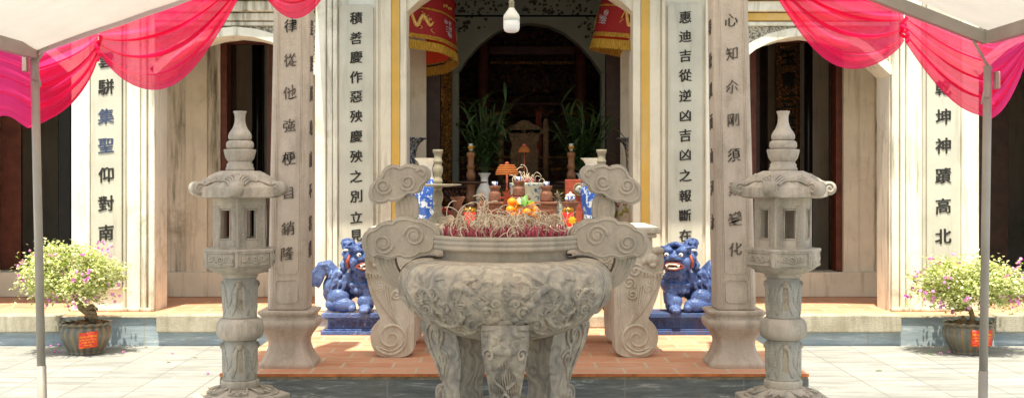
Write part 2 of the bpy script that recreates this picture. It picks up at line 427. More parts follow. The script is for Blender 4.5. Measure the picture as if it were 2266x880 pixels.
def glyph(txt, center, size, mat, parent, name='character', shear=.10, xs=1.0, depth=.004, axis='front', bold=0.0, wob=.012, seed=0, tilt=0):
    """flat raised lettering; faces -y (front), +x or -x (side)"""
    vs, fs = glyph_geo(txt, bold - .014); c = Vector(center); mb = MB()
    cnt = {}
    for f in fs:
        for i in range(len(f)): cnt[(f[i], f[(i + 1) % len(f)])] = 1
    open_e = [(a, b) for (a, b) in cnt if (b, a) not in cnt]
    for ci, k in enumerate((-.026, -.009, .009, .026)):
        pts = []; dp = depth + ci * .00025
        for (x, y) in vs:
            nx = noise.noise(Vector((x * 3.1 + seed * 7.3, y * 3.1, seed))) * wob * 2.4 + noise.noise(Vector((x * 11 + seed, y * 11, k * 30))) * .012
            ny = noise.noise(Vector((x * 3.1, y * 3.1 + 40 + seed, seed))) * wob * 2.4 + noise.noise(Vector((x * 11 + seed, y * 11 + 9, k * 30))) * .012
            x, y = x + nx + k, y + ny + x * shear - k * .42
            x, y = x * math.cos(tilt) - y * math.sin(tilt), x * math.sin(tilt) + y * math.cos(tilt)
            x *= size * xs; y *= size
            if axis == 'front': pts.append(c + Vector((x, -dp, y)))
            elif axis == 'right': pts.append(c + Vector((dp, x, y)))
            else: pts.append(c + Vector((-dp, -x, y)))
        back = [p + {'front': Vector((0, 2 * depth, 0)), 'right': Vector((-2 * depth, 0, 0)), 'left': Vector((2 * depth, 0, 0))}[axis] for p in pts]
        n = len(pts)
        mb.add(pts + back, fs + [(b, a, a + n, b + n) for (a, b) in open_e], False)
    return mb.build(name, mat, parent)

def spiral(c, r, turns=2.0, start=0, cw=1, n=36, end=.12):
    """points in xz plane"""
    out = []
    for i in range(n + 1):
        t = i / n; a = start + cw * turns * 2 * math.pi * t; rr = r * (1 - t * (1 - end))
        out.append((c[0] + rr * math.cos(a), c[1] + rr * math.sin(a)))
    return out
def smooth_closed(poly, it=2):
    for _ in range(it):
        q = []
        for i in range(len(poly)):
            a, b = poly[i], poly[(i + 1) % len(poly)]
            q += [(a[0] * .75 + b[0] * .25, a[1] * .75 + b[1] * .25), (a[0] * .25 + b[0] * .75, a[1] * .25 + b[1] * .75)]
        poly = q
    return poly
def smooth_open(pts, it=2):
    for _ in range(it):
        q = [pts[0]]
        for a, b in zip(pts, pts[1:]):
            q += [tuple(x * .75 + y * .25 for x, y in zip(a, b)), tuple(x * .25 + y * .75 for x, y in zip(a, b))]
        pts = q + [pts[-1]]
    return pts

# ------------------------------------------------------------------ ground
VZ = .29; PZ = .18
YF = 12.3; YB = 12.71; YI = 13.87; ZT = 4.7
g = MB(); g.grid(lambda u, v: ((u - .5) * 400, -150 + v * 400, 0), 8, 8, False)
structure(g.build('courtyard_ground', M['pavers']))
pl = structure(MB().box(-2.12, 2.24, 9.035, 11.868, -.02, PZ - .042).build('platform', M['slate_shaded']))
t = MB(); t.box(-2.12, 2.24, 9.02, 11.868, PZ - .026, PZ); t.build('tile_floor', M['tile'], pl, bevel=.006)
t = MB()
e = 40
def lip(u, v):
    x = -2.115 + u * 4.35
    return (x, 9.028 - .006 * noise.noise(Vector((x * 9, v * 3, 2))), PZ - .027 - .02 * v - .006 * v * noise.noise(Vector((x * 7, 4, 1))))
t.grid(lip, 120, 2, True, True); t.build('mortar_bed', M['mortar'], pl)
t = MB().box(-2.119, 2.239, 9.0175, 9.03, PZ - .024, PZ - .003); t.build('tile_edge', M['tile_edge'], pl)

# ------------------------------------------------------------------ the temple
temple = thing('temple', 'weathered white temple front with arched bays, inscribed pillars and a dark hall inside', 'temple', (0, YF, 0))
def tb(mb, name, mat, **k):
    # keep mesh in world coordinates although the root sits at the facade
    mb.xform(Matrix.Translation((0, -YF, 0))); return mb.build(name, mat, temple, **k)
def fx(px): return X(px, YF)
def fz(py): return Z(py, YF)
b = MB().box(-9, 9, 11.87, 24, -.02, VZ - .02); tb(b, 'plinth', M['slate'])
b = MB().box(-9, 9, 11.9, YI + .02, VZ - .0195, VZ); tb(b, 'verandah_floor', M['tile'])
b = MB().box(-9, 9, 11.845, 11.9, VZ - .02, VZ - .004); tb(b, 'plinth_coping', M['granite'], bevel=.004)
kd = 11.8
for (a, c) in ((-330, 132), (345, 590), (1655, 1996), (2205, 2620)):
    b = MB().box(X(a, kd), X(c, kd), kd, 11.99, VZ - .155, VZ + .012); tb(b, 'kerb_stone', M['granite'], bevel=.012)
b = MB().box(X(930, kd), X(1390, kd), 11.78, 11.99, PZ + .002, VZ + .008); tb(b, 'kerb_stone', M['granite'], bevel=.012)

side_curve = [(-1, 167), (-.82, 137), (-.64, 110), (-.46, 94), (-.25, 84), (0, 79), (.25, 84), (.46, 94), (.64, 110), (.82, 137), (1, 167)]
mid_curve = [(-1, 26), (-.9, 3), (-.72, -28), (-.45, -55), (0, -75), (.45, -55), (.72, -28), (.9, 3), (1, 26)]
CORN = fz(58)
def bay(cx, half, curve, mats, yfr=YF):
    arch = [(fx(cx + t_ * half), fz(y)) for t_, y in curve]
    off = []
    for i, (x, z) in enumerate(arch):
        a = arch[max(0, i - 1)]; c = arch[min(len(arch) - 1, i + 1)]
        n_ = Vector((-(c[1] - a[1]), c[0] - a[0])).normalized(); w = .085
        off.append((x + n_.x * w, z + n_.y * w))
    b = MB()
    for i in range(len(arch) - 1):
        b.prism([arch[i], arch[i + 1], off[i + 1], off[i]], yfr - .045, YB - .002)
    tb(b, 'arch_moulding', M['plaster_clean'], merge=False)
    top = [(off[-1][0] + .02, off[-1][1]), (off[-1][0] + .02, CORN), (off[0][0] - .02, CORN), (off[0][0] - .02, off[0][1])]
    lo = [(x, z - .004) for x, z in off]
    b = MB().prism(lo + top, yfr + .012, YB - .01); tb(b, 'spandrel', M[mats])
    return arch
bay(522, 175, side_curve, 'pebble'); bay(1787, 181, side_curve, 'pebble')
bay(-15, 175, side_curve, 'pebble'); bay(2340, 175, side_curve, 'pebble')
mid = [(fx(1150 + t_ * 250), fz(y)) for t_, y in mid_curve]
tb(MB().prism(mid + [(fx(1400), ZT), (fx(900), ZT)], YF + .004, YB - .01), 'arch_wall', M['plaster_tan'])
# wall above the side bays and the cornice mouldings
for (a, c, mat, yel) in ((-700, 160, 'plaster_old', 0), (345, 699, 'plaster_old', 0), (1604, 1969, 'plaster_tan', 1), (2165, 3000, 'plaster', 0)):
    tb(MB().box(fx(a), fx(c), YF + .02, YB, CORN - .003, ZT), 'upper_wall', M[mat])
    tb(MB().box(fx(a) + .002, fx(c) - .002, YF - .05, YF + .03, fz(47), fz(30) ), 'cornice', M['yellow' if yel else mat], bevel=.012)
    tb(MB().box(fx(a) + .003, fx(c) - .003, YF - .10, YF + .03, fz(28), fz(5)), 'cornice', M['plaster_clean' if yel else mat], bevel=.018)
    tb(MB().box(fx(a) + .002, fx(c) - .002, YF - .03, YF + .03, fz(58), fz(49)), 'cornice', M['plaster_clean' if yel else mat], bevel=.008)
    tb(MB().box(fx(a) + .002, fx(c) - .002, YF - .16, YF + .03, fz(3), fz(-14)), 'cornice', M['yellow' if yel else mat], bevel=.012)
# pillars: (x0,x1, material, strips[(x0,x1,proud,mat)], plate)
def pillar(x0, x1, mat, strips, plate, text, ys, size, inks=None, bot=VZ):
    tb(MB().box(fx(x0), fx(x1), YF, YB, VZ - .01, ZT), 'pillar', M[mat], bevel=.006)
    for (a, c, pr, sm) in strips:
        tb(MB().box(fx(a), fx(c), YF - pr, YF + .02, VZ + .002, ZT - .03), 'pillar_moulding', M[sm], bevel=min(.012, pr * .45))
    (pa, pc, ptop, pbot) = plate
    x0_, x1_, z0, z1 = fx(pa), fx(pc), fz(pbot), fz(ptop); k = .03
    poly = [(x0_ + k, z0), (x1_ - k, z0), (x1_, z0 + k), (x1_, z1 - k), (x1_ - k, z1), (x0_ + k, z1), (x0_, z1 - k), (x0_, z0 + k)]
    pn = tb(MB().prism(poly, YF - .045, YF + .01), 'couplet_panel', M['panel'], bevel=.006)
    for i, (ch, y) in enumerate(zip(text, ys)):
        ink = (inks or {}).get(i, 'ink')
        cpx = (pa + pc) / 2
        glyph(ch, (fx(cpx), -.047, fz(y)), size, M[ink], pn, seed=i + int(pa), bold=.012)
yA = [135, 193, 258, 322, 386, 450, 514]
pillar(160, 345, 'plaster_clean', [(160, 201, .035, 'plaster_clean'), (274, 280, .03, 'panel'), (285, 312, .04, 'plaster_clean'), (316, 327, .055, 'plaster'), (331, 345, .045, 'plaster')],
       (204, 272, -40, 640), '雲駢集聖仰對南', yA, .165, {2: 'ink_blue', 3: 'ink_blue'})
yB = [42, 86, 128, 172, 215, 258, 302, 346, 390, 434, 480, 520]
pillar(697, 900, 'plaster_clean', [(699, 722, .055, 'plaster_clean'), (724, 736, .03, 'plaster'), (738, 748, .045, 'plaster'), (832, 838, .03, 'plaster_tan'), (842, 866, .022, 'plaster_tan'), (867, 885, .014, 'yellow'), (886, 900, .02, 'plaster_tan')],
       (752, 827, 12, 640), '積善慶作惡殃慶殃之別立見', yB, .13)
yC = [40, 82, 125, 168, 213, 257, 300, 343, 388, 433, 476, 520]
pillar(1400, 1606, 'plaster_tan', [(1400, 1417, .02, 'plaster_tan'), (1418, 1438, .014, 'yellow'), (1437, 1461, .022, 'plaster_tan'), (1464, 1472, .035, 'plaster_tan'), (1560, 1570, .04, 'plaster_clean'), (1573, 1604, .03, 'plaster_clean')],
       (1477, 1553, 8, 640), '惠迪吉從逆凶吉凶之報斷在', yC, .13)
yD = [195, 259, 323, 389, 455, 522]
pillar(1968, 2165, 'plaster_clean', [(1970, 1986, .05, 'plaster'), (1989, 1999, .06, 'plaster_clean'), (2003, 2036, .035, 'plaster_clean'), (2040, 2045, .025, 'panel'), (2125, 2164, .035, 'plaster_clean')],
       (2048, 2119, -40, 640), '乾坤神蹟高北', yD, .165)
pillar(-700, -190, 'plaster_clean', [], (-420, -350, -40, 640), '', [], .1)
pillar(2515, 3000, 'plaster_clean', [], (2700, 2770, -40, 640), '', [], .1)
# mildewed bases at pillar feet
for (a, c) in ((206, 344), (699, 750), (1560, 1604), (1969, 2120)):
    tb(MB().box(fx(a), fx(c), YF - .062, YF + .02, VZ + .001, VZ + .035), 'pillar_base', M['plaster_old'], bevel=.01)

# inner wall of the verandah with sill, openings and door frames
def ix(px, d=YI): return X(px, d)
def iz(py, d=YI): return Z(py, d)
SILL = iz(600)
for (a, c, mt, pr) in ((-700, -40, 'plaster_tan', 0), (372, 415, 'plaster_old', .05), (415, 462, 'plaster_tan', .09), (462, 489, 'plaster_old', .03), (606, 690, 'plaster_tan', .03), (690, 905, 'plaster_tan', .0),
                   (903, 944, 'plaster_tan', .06), (1372, 1412, 'plaster_tan', .06), (1412, 1662, 'plaster_tan', 0), (1863, 1896, 'plaster_tan', .07), (1896, 1935, 'plaster_tan', .03), (1935, 2010, 'plaster_old', .05),
                   (170, 374, 'plaster_tan', 0), (2010, 2166, 'plaster_tan', 0), (2310, 3000, 'plaster_tan', 0)):
    tb(MB().box(ix(a), ix(c), YI - pr, YI + .28, VZ, ZT), 'inner_wall', M[mt], bevel=.004)
for (a, c) in ((-700, 940), (1376, 3000)):
    tb(MB().box(ix(a), ix(c), YI - .12, YI + .27, VZ + .002, SILL), 'low_wall', M['plaster_tan'], bevel=.01)
# lintels
for (a, c, y) in ((-42, 172, 60), (487, 608, 83), (1660, 1865, 80), (2164, 2312, 60)):
    tb(MB().box(ix(a), ix(c), YI + .002, YI + .26, iz(y), ZT - .01), 'lintel', M['plaster_tan'])
def door_frame(a, c, ytop, w, mt, d=YI - .02, dep=.2, zb=SILL):
    b = MB(); x0, x1, z1 = ix(a, d), ix(c, d), iz(ytop, d); wm = w * d / F
    b.box(x0, x0 + wm, d, d + dep, zb, z1 - wm); b.box(x1 - wm, x1, d, d + dep, zb, z1 - wm); b.box(x0, x1, d, d + dep, z1 - wm + .001, z1)
    return tb(b, 'door_frame', M[mt], bevel=.006)
door_frame(489, 607, 83, 13, 'red_wood'); door_frame(1661, 1863, 78, 13, 'red_wood')
door_frame(-40, 171, 60, 14, 'dark_wood'); door_frame(2165, 2311, 60, 14, 'dark_wood')
door_frame(940, 1376, -60, 34, 'dark_wood', zb=VZ)
# door leaves folded back inside
for (a, c, d, mt) in ((0, 46, 14.1, 'red_wood'), (128, 156, 14.2, 'black'), (505, 521, 14.3, 'dark_wood'), (1836, 1850, 14.2, 'dark_wood'), (1665, 1682, 14.4, 'dark_wood'), (2170, 2232, 14.2, 'dark_wood')):
    lf = tb(MB().box(X(a, d), X(c, d), d, d + .06, VZ + .1, Z(92, d)), 'door_leaf', M[mt], bevel=.008)
# hall
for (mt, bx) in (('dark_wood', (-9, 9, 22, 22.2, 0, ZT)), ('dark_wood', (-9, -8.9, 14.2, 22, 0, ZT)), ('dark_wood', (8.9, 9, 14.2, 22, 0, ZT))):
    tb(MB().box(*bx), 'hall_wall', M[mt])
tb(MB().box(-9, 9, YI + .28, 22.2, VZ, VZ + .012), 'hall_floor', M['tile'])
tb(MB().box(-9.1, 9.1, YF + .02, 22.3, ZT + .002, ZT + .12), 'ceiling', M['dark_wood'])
b = MB(); b.prism([(0, 0), (0, 0), (0, 0)], 0, 0) if False else None
b = MB()
v = [(-9.3, 12.15, ZT + .13), (9.3, 12.15, ZT + .13), (9.3, 17.5, 7.6), (-9.3, 17.5, 7.6), (-9.3, 22.6, ZT + .13), (9.3, 22.6, ZT + .13)]
b.add(v, [(0, 1, 2, 3), (3, 2, 5, 4), (0, 3, 4), (1, 5, 2), (0, 4, 5, 1)], False); tb(b, 'roof', M['tile_edge'])
# walls and round posts inside the side rooms
for (a, c, d, mt) in ((40, 128, 16.5, 'plaster_tan'), (518, 560, 16.0, 'plaster_tan'), (585, 640, 15.4, 'panel'), (1672, 1716, 16.2, 'plaster_tan'), (1768, 1783, 16.0, 'plaster_tan'), (1795, 1840, 15.6, 'plaster_tan'), (2225, 2330, 16.0, 'plaster_tan'), (-200, 0, 16.2, 'plaster_tan')):
    tb(MB().box(X(a, d), X(c, d), d, d + .25, VZ, ZT), 'room_wall', M[mt])
for (px, r, d, mt) in ((570, 12, 15.2, 'black'), (1789, 9, 14.8, 'black')):
    tb(MB().lathe([(r * d / F * 1.05, VZ), (r * d / F, 2), (r * d / F, ZT)], 20, (X(px, d), d, 0)), 'room_post', M[mt])
# gilded couplet board seen in the right-hand room
d = 15.2
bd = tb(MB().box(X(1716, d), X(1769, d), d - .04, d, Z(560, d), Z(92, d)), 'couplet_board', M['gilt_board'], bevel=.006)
for i, ch in enumerate('玉青三英靈'):
    glyph(ch, (X(1742, d), d - .045 - YF, Z(130 + 48 * i, d)), .2, M['black'], bd, seed=i, bold=.03)
# second arch, painted with flowers, in front of the inner sanctum
d = 16.0
def dx(px): return X(px, d)
def dz(py): return Z(py, d)
cv = [(1014, 160), (1035, 128), (1062, 98), (1095, 73), (1130, 57), (1172, 51), (1214, 57), (1249, 73), (1282, 98), (1309, 128), (1330, 160)]
poly = [(dx(a), dz(c)) for a, c in cv]
aw = tb(MB().prism(poly + [(dx(1349), dz(160)), (dx(1349), ZT), (dx(997), ZT), (dx(997), dz(160))], d, d + .3), 'painted_arch', M['green_wall'])
for (a, c) in ((1001, 1015), (1331, 1347)):
    tb(MB().box(dx(a), dx(c), d + .002, d + .28, VZ, dz(161)), 'painted_jamb', M['green_wall'])
for (a, c, mt) in ((560, 942, 'dark_wood'), (944, 972, 'dark_wood'), (1369, 1390, 'plaster_tan'), (1391, 1700, 'dark_wood')):
    tb(MB().box(dx(a), dx(c), d + .03, d + .27, VZ, ZT), 'screen_wall', M[mt])
for (a, c) in ((974, 1000), (1349, 1367)):
    tb(MB().box(dx(a), dx(c), d - .05, d + .2, VZ + .6, ZT - .02), 'gilded_post', M['gilt'], bevel=.01)
tb(MB().box(dx(1000), dx(1347), d - .012, d - .0005, dz(38), dz(34)), 'painted_line', M['black'])
fr = random.Random(3)
for (cx_, cy_, w, h, n) in ((1050, 45, 26, 20, 16), (1085, 22, 45, 10, 16), (1110, 55, 0, 0, 0), (1020, 30, 20, 26, 12), (1190, 22, 40, 8, 16), (1245, 26, 45, 9, 16), (1295, 40, 22, 26, 18), (1310, 70, 14, 20, 10), (1075, 6, 60, 8, 18), (1240, 6, 70, 8, 20), (1025, 60, 12, 14, 8)):
    if not n: continue
    fb = MB()
    for _ in range(n):
        px_, py_ = cx_ + fr.uniform(-w, w), cy_ + fr.uniform(-h, h); rr = fr.uniform(.013, .032)
        k = 5; c_ = Vector((dx(px_), 0, dz(py_))); ph = fr.uniform(0, 6)
        pts = [(c_.x + rr * (1 if q % 2 else .55) * math.cos(ph + math.pi * q / k), c_.z + rr * (1 if q % 2 else .55) * math.sin(ph + math.pi * q / k)) for q in range(2 * k)]
        yy = d - .003 - fr.random() * .004
        fb.add([(a, yy, c) for a, c in pts] , [tuple(range(2 * k))[::-1]], False)
    tb(fb, 'painted_flower', M['floral'])
# carved lacquer screens deep in the sanctum
d = 18.0
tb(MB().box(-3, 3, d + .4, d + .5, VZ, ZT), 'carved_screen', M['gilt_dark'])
tb(MB().box(X(1060, d), X(1290, d), d, d + .08, Z(142, d), Z(136, d)), 'screen_rail', M['gilt'])
for (a, c, y0, y1, mt) in ((1060, 1290, 205, 160, 'gilt_dark'), (1075, 1112, 330, 215, 'gilt_dark'), (1238, 1275, 330, 215, 'gilt_dark'), (1120, 1230, 260, 232, 'gilt_dark'), (1062, 1290, 232, 226, 'red_wood'), (1058, 1292, 120, 100, 'red_wood')):
    tb(MB().box(X(a, d), X(c, d), d + .1, d + .2, Z(y0, d), Z(y1, d)), 'carved_panel', M[mt], bevel=.01)
for px in (1070, 1285):
    tb(MB().lathe([(.09, VZ), (.085, ZT)], 20, (X(px, 17.2), 17.2, 0)), 'hall_post', M['red_wood'])
for px in (1252,):
    tb(MB().box(X(px - 4, d), X(px + 4, d), d, d + .06, Z(270, d), Z(160, d)), 'carved_strip', M['gilt_dark'])

# unseen canvas sheet added overhead to put the urn and lanterns in shade
aw_ = thing('added_shade_sheet', 'unseen cream canvas sheet added overhead to shade the urn and lanterns', 'added_shade', (0, 8, 4.05))
b = MB(); b.grid(lambda u, v: (-2.25 + 4.25 * u, -1.82 + 2.87 * v, -.16 * math.sin(math.pi * u) * math.sin(math.pi * v)), 24, 16); b.build('added_shade_cloth', M['added_shade'], aw_)
for sx in (-2.25, 2.0):
    MB().tube([(sx, -1.82, 0), (sx, 1.05, 0)], .02, 8).build('added_shade_rail', M['grey_pole'], aw_)
tb(MB().box(fx(690), fx(1610), 11.25, YF + .05, ZT - .2, ZT - .02), 'added_shade_ledge', M['dark_wood'])  # unseen ledge added over the middle bays to shade the central facade

# ------------------------------------------------------------------ stone columns
def stone_column(cx, label, text, ys, side_txt, side_ys, lean, side, inks):
    d0 = 9.28
    root = thing('stone_column', label, 'column', (cx, 9.46, PZ), 'inscribed stone columns of the porch')
    def sq(prof, ch):
        """square lathe with chamfered corners; prof [(half,z)]"""
        mb = MB(); v = []; f = []
        for (h, z) in prof:
            c = h * ch
            v += [(-h + c, -h, z), (h - c, -h, z), (h, -h + c, z), (h, h - c, z), (h - c, h, z), (-h + c, h, z), (-h, h - c, z), (-h, -h + c, z)]
        n = len(prof)
        for i in range(n - 1):
            for k in range(8): f.append((i * 8 + k, i * 8 + (k + 1) % 8, (i + 1) * 8 + (k + 1) % 8, (i + 1) * 8 + k))
        f.append(tuple(range(7, -1, -1))); f.append(tuple((n - 1) * 8 + k for k in range(8)))
        mb.add(v, f, False); return mb
    ped = smooth_open([(.212, .0), (.212, .03), (.188, .055), (.160, .11), (.143, .165), (.148, .21), (.185, .265), (.218, .305), (.224, .34), (.212, .365)], 2)
    ped = ped + [(.198, .366), (.192, .385), (.205, .40), (.215, .412), (.215, .428), (.20, .432)]
    sq(ped, .17).build('pedestal', M['column'], root, bevel=.004)
    zb = .433; zt = 4.0
    h0, h1 = .149, .128
    mb = MB(); v = []; f = []
    prof = [(h0 - .006, zb), (h0, zb + .012)] + [(h0 + (h1 - h0) * k / 6, zb + .012 + (zt - zb) * k / 6) for k in range(1, 7)]
    sh = sq(prof, .14)
    def lx(z): return lean * (z - zb) / (zt - zb)
    sh.v = [(x + lx(z), y, z) for (x, y, z) in sh.v]
    shaft = sh.build('shaft', M['column'], root, bevel=.004)
    def hh(z): return h0 + (h1 - h0) * (z - zb) / (zt - zb)
    d_front = 9.46 - h0
    # raised edge fillets on the front and on the face turned to the aisle
    fl = MB()
    for sx in (-1, 1):
        for (z0, z1) in ((zb + .02, zt),):
            for off, w in ((.112, .006), (.097, .004)):
                x0 = sx * off
                q = [(x0 - w + lx(z0), -hh(z0) - .005, z0), (x0 + w + lx(z0), -hh(z0) - .005, z0), (x0 * .87 + w + lx(z1), -hh(z1) - .005, z1), (x0 * .87 - w + lx(z1), -hh(z1) - .005, z1)]
                q2 = [(a, y_ + .008, c) for a, y_, c in q]
                fl.add(q + q2, [(0, 1, 2, 3), (1, 5, 6, 2), (4, 0, 3, 7), (3, 2, 6, 7), (0, 4, 5, 1)], False)
    fl.build('edge_fillet', M['column'], shaft)
    # little framed panel at the foot of the shaft
    fp = MB(); z0, z1 = .49, .665; w = .085; k = .02
    poly = [(-w + k, z0), (w - k, z0), (w, z0 + k), (w, z1 - k), (w - k, z1), (-w + k, z1), (-w, z1 - k), (-w, z0 + k)]
    pp = [(a, -hh(.55) - .002, c) for a, c in poly]; fp.tube(pp + [pp[0]], .005, 6)
    poly = [(-w, 3.9), (-w, .735), (-w + k, .71), (w - k, .71), (w, .735), (w, 3.9)]
    fp.tube([(a * (1 if c < 2 else .87) + lx(c), -hh(c) - .001, c) for a, c in poly], .0035, 6)
    fp.build('frame_relief', M['column'], shaft)
    for i, (ch, y) in enumerate(zip(text, ys)):
        z = Z(y, d_front) - PZ
        glyph(ch, (lx(z), -hh(z) - .004, z), .112, M['ink_faded' if i % 4 else 'ink'], shaft, seed=i + 31, shear=.16, bold=-.009, wob=.04, xs=.95, depth=.003)
    for i, (ch, y) in enumerate(zip(side_txt, side_ys)):
        z = Z(y, 9.46) - PZ
        glyph(ch, (lx(z) + side * (hh(z) + .003), 0, z), .13, M['ink_faded'], shaft, seed=i + 77, axis='right' if side > 0 else 'left', shear=.12, wob=.03, depth=.003)
    return root
stone_column(X(634, 9.31), 'grey stone column behind the left lantern with a cursive inscription starting 律從他', '律從他強梗自銷隆', [57, 133, 205, 278, 350, 425, 505, 560], '是累越地府不容情', [62, 142, 207, 283, 352, 422, 493, 550], .05, 1, None)
stone_column(X(1631, 9.31), 'grey stone column behind the right lantern with a cursive inscription starting 心知', '心知尒剛須柔變化', [45, 118, 192, 265, 343, 418, 483, 550], '春秋風雨山河永', [60, 135, 200, 270, 345, 415, 490], -.07, -1, None)

# ------------------------------------------------------------------ stone lanterns
def stone_lantern(loc, label, rot, d, ybase):
    s = d / F
    root = thing('stone_lantern', label, 'stone lantern', loc, 'stone lanterns flanking the urn')
    zz = lambda y: Z(y, d)
    def lp(pts): return [(r * s, zz(y)) for r, y in pts]
    # base
    b = MB(); b.lathe([(.36, 0), (.36, .07), (.34, .085), (.345, .10), (.345, .118), (.30, .128)], 6, rot=rot + R(30), smooth=False)
    b.build('base_slab', M['lantern'], root, bevel=.008)
    b = MB(); b.lathe(smooth_open([(.265, .126), (.252, .142)], 0) + lp([(72, 872), (62, 864), (47, 858), (42, 855)]), 36, mod=lambda a, z: 1 + .03 * abs(math.sin(3 * a + rot)))
    ff = MB()
    for k in range(6):
        a0 = rot + k * R(60)
        for sg in (-1, 1):
            pts = []
            for i in range(12):
                t_ = i / 11; a = a0 + sg * t_ * R(28); rr = (.245 - .09 * t_ - .03 * math.sin(t_ * 9)) ; 
                zz_ = .138 + (.245 - rr) * .26 + .010
                pts.append((rr * math.sin(a), -rr * math.cos(a), zz_))
            b.tube(pts, .007, 6)
    b.build('lotus_base', M['lantern'], root)
    b = MB(); b.lathe(lp([(41, 857), (42, 855), (42, 841), (40, 838), (36, 838)]), 40); b.build('collar', M['lantern'], root)
    # carved shafts with pitted triangles and leaf reliefs
    def shaft(y0, y1, name):
        r0, r1 = 37.5, 36
        sb = MB(); sb.lathe(lp([(r0, y0), (r0, y0 - 6), (r1 + .3, (y0 + y1) / 2), (r1, y1)]), 44)
        for k in range(4):
            a0 = rot * .5 + R(8) + k * R(90)
            for sg in (-1, 1):
                for q in range(3):
                    pts = []
                    for i in range(16):
                        t_ = i / 15
                        a = a0 + sg * (R(4 + 5 * q) + R(25 - 2 * q) * t_ ** 1.4 + R(5) * math.sin(t_ * 6))
                        y = y1 + 10 + 5 * q + (y0 - y1 - 20 - 9 * q) * t_
                        rr = (r1 + .5) * s
                        pts.append((rr * math.sin(a), -rr * math.cos(a), zz(y)))
                    sb.tube(pts, [.011 - .002 * q] * 16, 6)
                for q in range(7):   # feather barbs
                    t_ = .2 + q * .1; y = y1 + 12 + (y0 - y1 - 26) * t_
                    pts = []
                    for i in range(5):
                        u = i / 4; a = a0 + sg * (R(12) + R(24) * t_ + R(16) * u); rr = (r1 + .4) * s
                        pts.append((rr * math.sin(a), -rr * math.cos(a), zz(y - 12 + 14 * u)))
                    sb.tube(pts, .007, 5)
        o = sb.build(name, M['lantern_blue'], root)
        tb_ = MB()
        for k in range(4):
            a0 = rot * .5 + R(8) + k * R(90); n = 10
            def tri(u, v):
                t_ = v; half = R(2) + R(26) * t_ ** 1.2
                a = a0 + (u - .5) * 2 * half; y = y1 + 16 + (y0 - y1 - 18) * t_
                rr = (r1 + 1.0) * s + .004 * noise.noise(Vector((u * 14, v * 22, k)))
                return (rr * math.sin(a), -rr * math.cos(a), zz(y))
            tb_.grid(tri, 14, 22, True, True)
        tb_.build('pitted_relief', M['pit'], o)
        kb = MB()
        for k in range(4):
            a0 = rot * .5 + R(8) + k * R(90); rr = (r1 + .5) * s
            kb.ball((rr * math.sin(a0), -rr * math.cos(a0), zz(y1 + 15)), (7 * s, 7 * s, 8 * s))
        kb.build('bud_relief', M['pit'], o)
    shaft(840, 748, 'lower_shaft'); shaft(703, 612, 'upper_shaft')
    b = MB(); b.lathe(lp([(38, 749)] + smooth_open([(44, 747), (51, 740), (52.5, 726), (50, 710), (42, 703)], 2) + [(37, 702)]), 44); b.build('ring', M['lantern'], root)
    # bracket under the platform
    b = MB(); b.lathe(lp([(37, 613), (40, 611), (40, 606)] + smooth_open([(40, 605), (52, 602), (66, 594), (74, 588)], 2)), 40, mod=lambda a, z: 1 + .03 * math.cos(6 * (a - rot)))
    b.build('bracket', M['lantern'], root)
    b = MB(); b.lathe(lp([(80, 589), (84, 586), (84, 556), (86, 552), (86, 549), (82, 548)]), 6, rot=rot, smooth=False)
    pf = b.build('platform_slab', M['lantern'], root, bevel=.006)
    rb = MB()
    for k in range(6):
        a0 = rot + R(30) + k * R(60); ap = 84 * s * math.cos(R(30)) + .001
        u = Vector((math.cos(a0), math.sin(a0), 0)); nn = Vector((math.sin(a0), -math.cos(a0), 0))
        def pt(x, y): return nn * ap + u * (x * s) + Vector((0, 0, zz(y)))
        fr_ = [(-35, 556), (35, 556), (35, 583), (-35, 583), (-35, 556)]
        rb.tube([pt(*q) for q in fr_], .006, 5)
        for (cx_, r_, st, cw) in ((0, 9, 0, 1), (-16, 8, 1, -1), (16, 8, 2, 1), (-27, 5, 0, 1), (27, 5, 3, -1)):
            rb.tube([pt(a, c) for a, c in spiral((cx_, 570), r_, 1.7, st, cw, 26)], .0065, 5)
    rb.build('swirl_relief', M['lantern'], pf)
    # light chamber: six panels with openings, hollow inside
    Rr = 64 * s; ap = Rr * math.cos(R(30)); hw = Rr / 2
    b = MB(); rb = MB()
    z0, z1 = zz(548), zz(437)
    for k in range(6):
        a0 = rot + R(30) + k * R(60)
        u = Vector((math.cos(a0), math.sin(a0), 0)); nn = Vector((math.sin(a0), -math.cos(a0), 0)); th = .035
        ww = 11.5 * s; wz0, wz1 = zz(525), zz(464)
        for (x0, x1, za, zc) in ((-hw, -ww, z0, z1), (ww, hw, z0, z1), (-ww, ww, z0, wz0), (-ww, ww, wz1, z1)):
            q = []
            for dn in (0, -th):
                k_ = 1 if dn == 0 else (ap - th) / ap
                for (x, z) in ((x0, za), (x1, za), (x1, zc), (x0, zc)):
                    xx = x * k_ if abs(abs(x) - hw) < 1e-6 else x
                    q.append(nn * (ap + dn) + u * xx + Vector((0, 0, z)))
            b.add(q, [(0, 1, 2, 3), (7, 6, 5, 4), (0, 4, 5, 1), (1, 5, 6, 2), (2, 6, 7, 3), (3, 7, 4, 0)], False)
        for i in range(22):    # grooved courses
            y = 455 + i * 4.1
            for sx in (-1, 1):
                xa, xb = sx * 13.5 * s, sx * (hw / s - 4) * s
                z = zz(y)
                rb.tube([nn * (ap + .0005) + u * xa + Vector((0, 0, z)), nn * (ap + .0005) + u * xb + Vector((0, 0, z))], .0032, 4)
        fr_ = [(-ww * 1.12, zz(527)), (ww * 1.12, zz(527)), (ww * 1.12, zz(461)), (-ww * 1.12, zz(461)), (-ww * 1.12, zz(527))]
        rb.tube([nn * (ap + .001) + u * x + Vector((0, 0, z)) for x, z in fr_], .006, 5)
    ch = b.build('light_chamber', M['lantern'], root, merge=False)
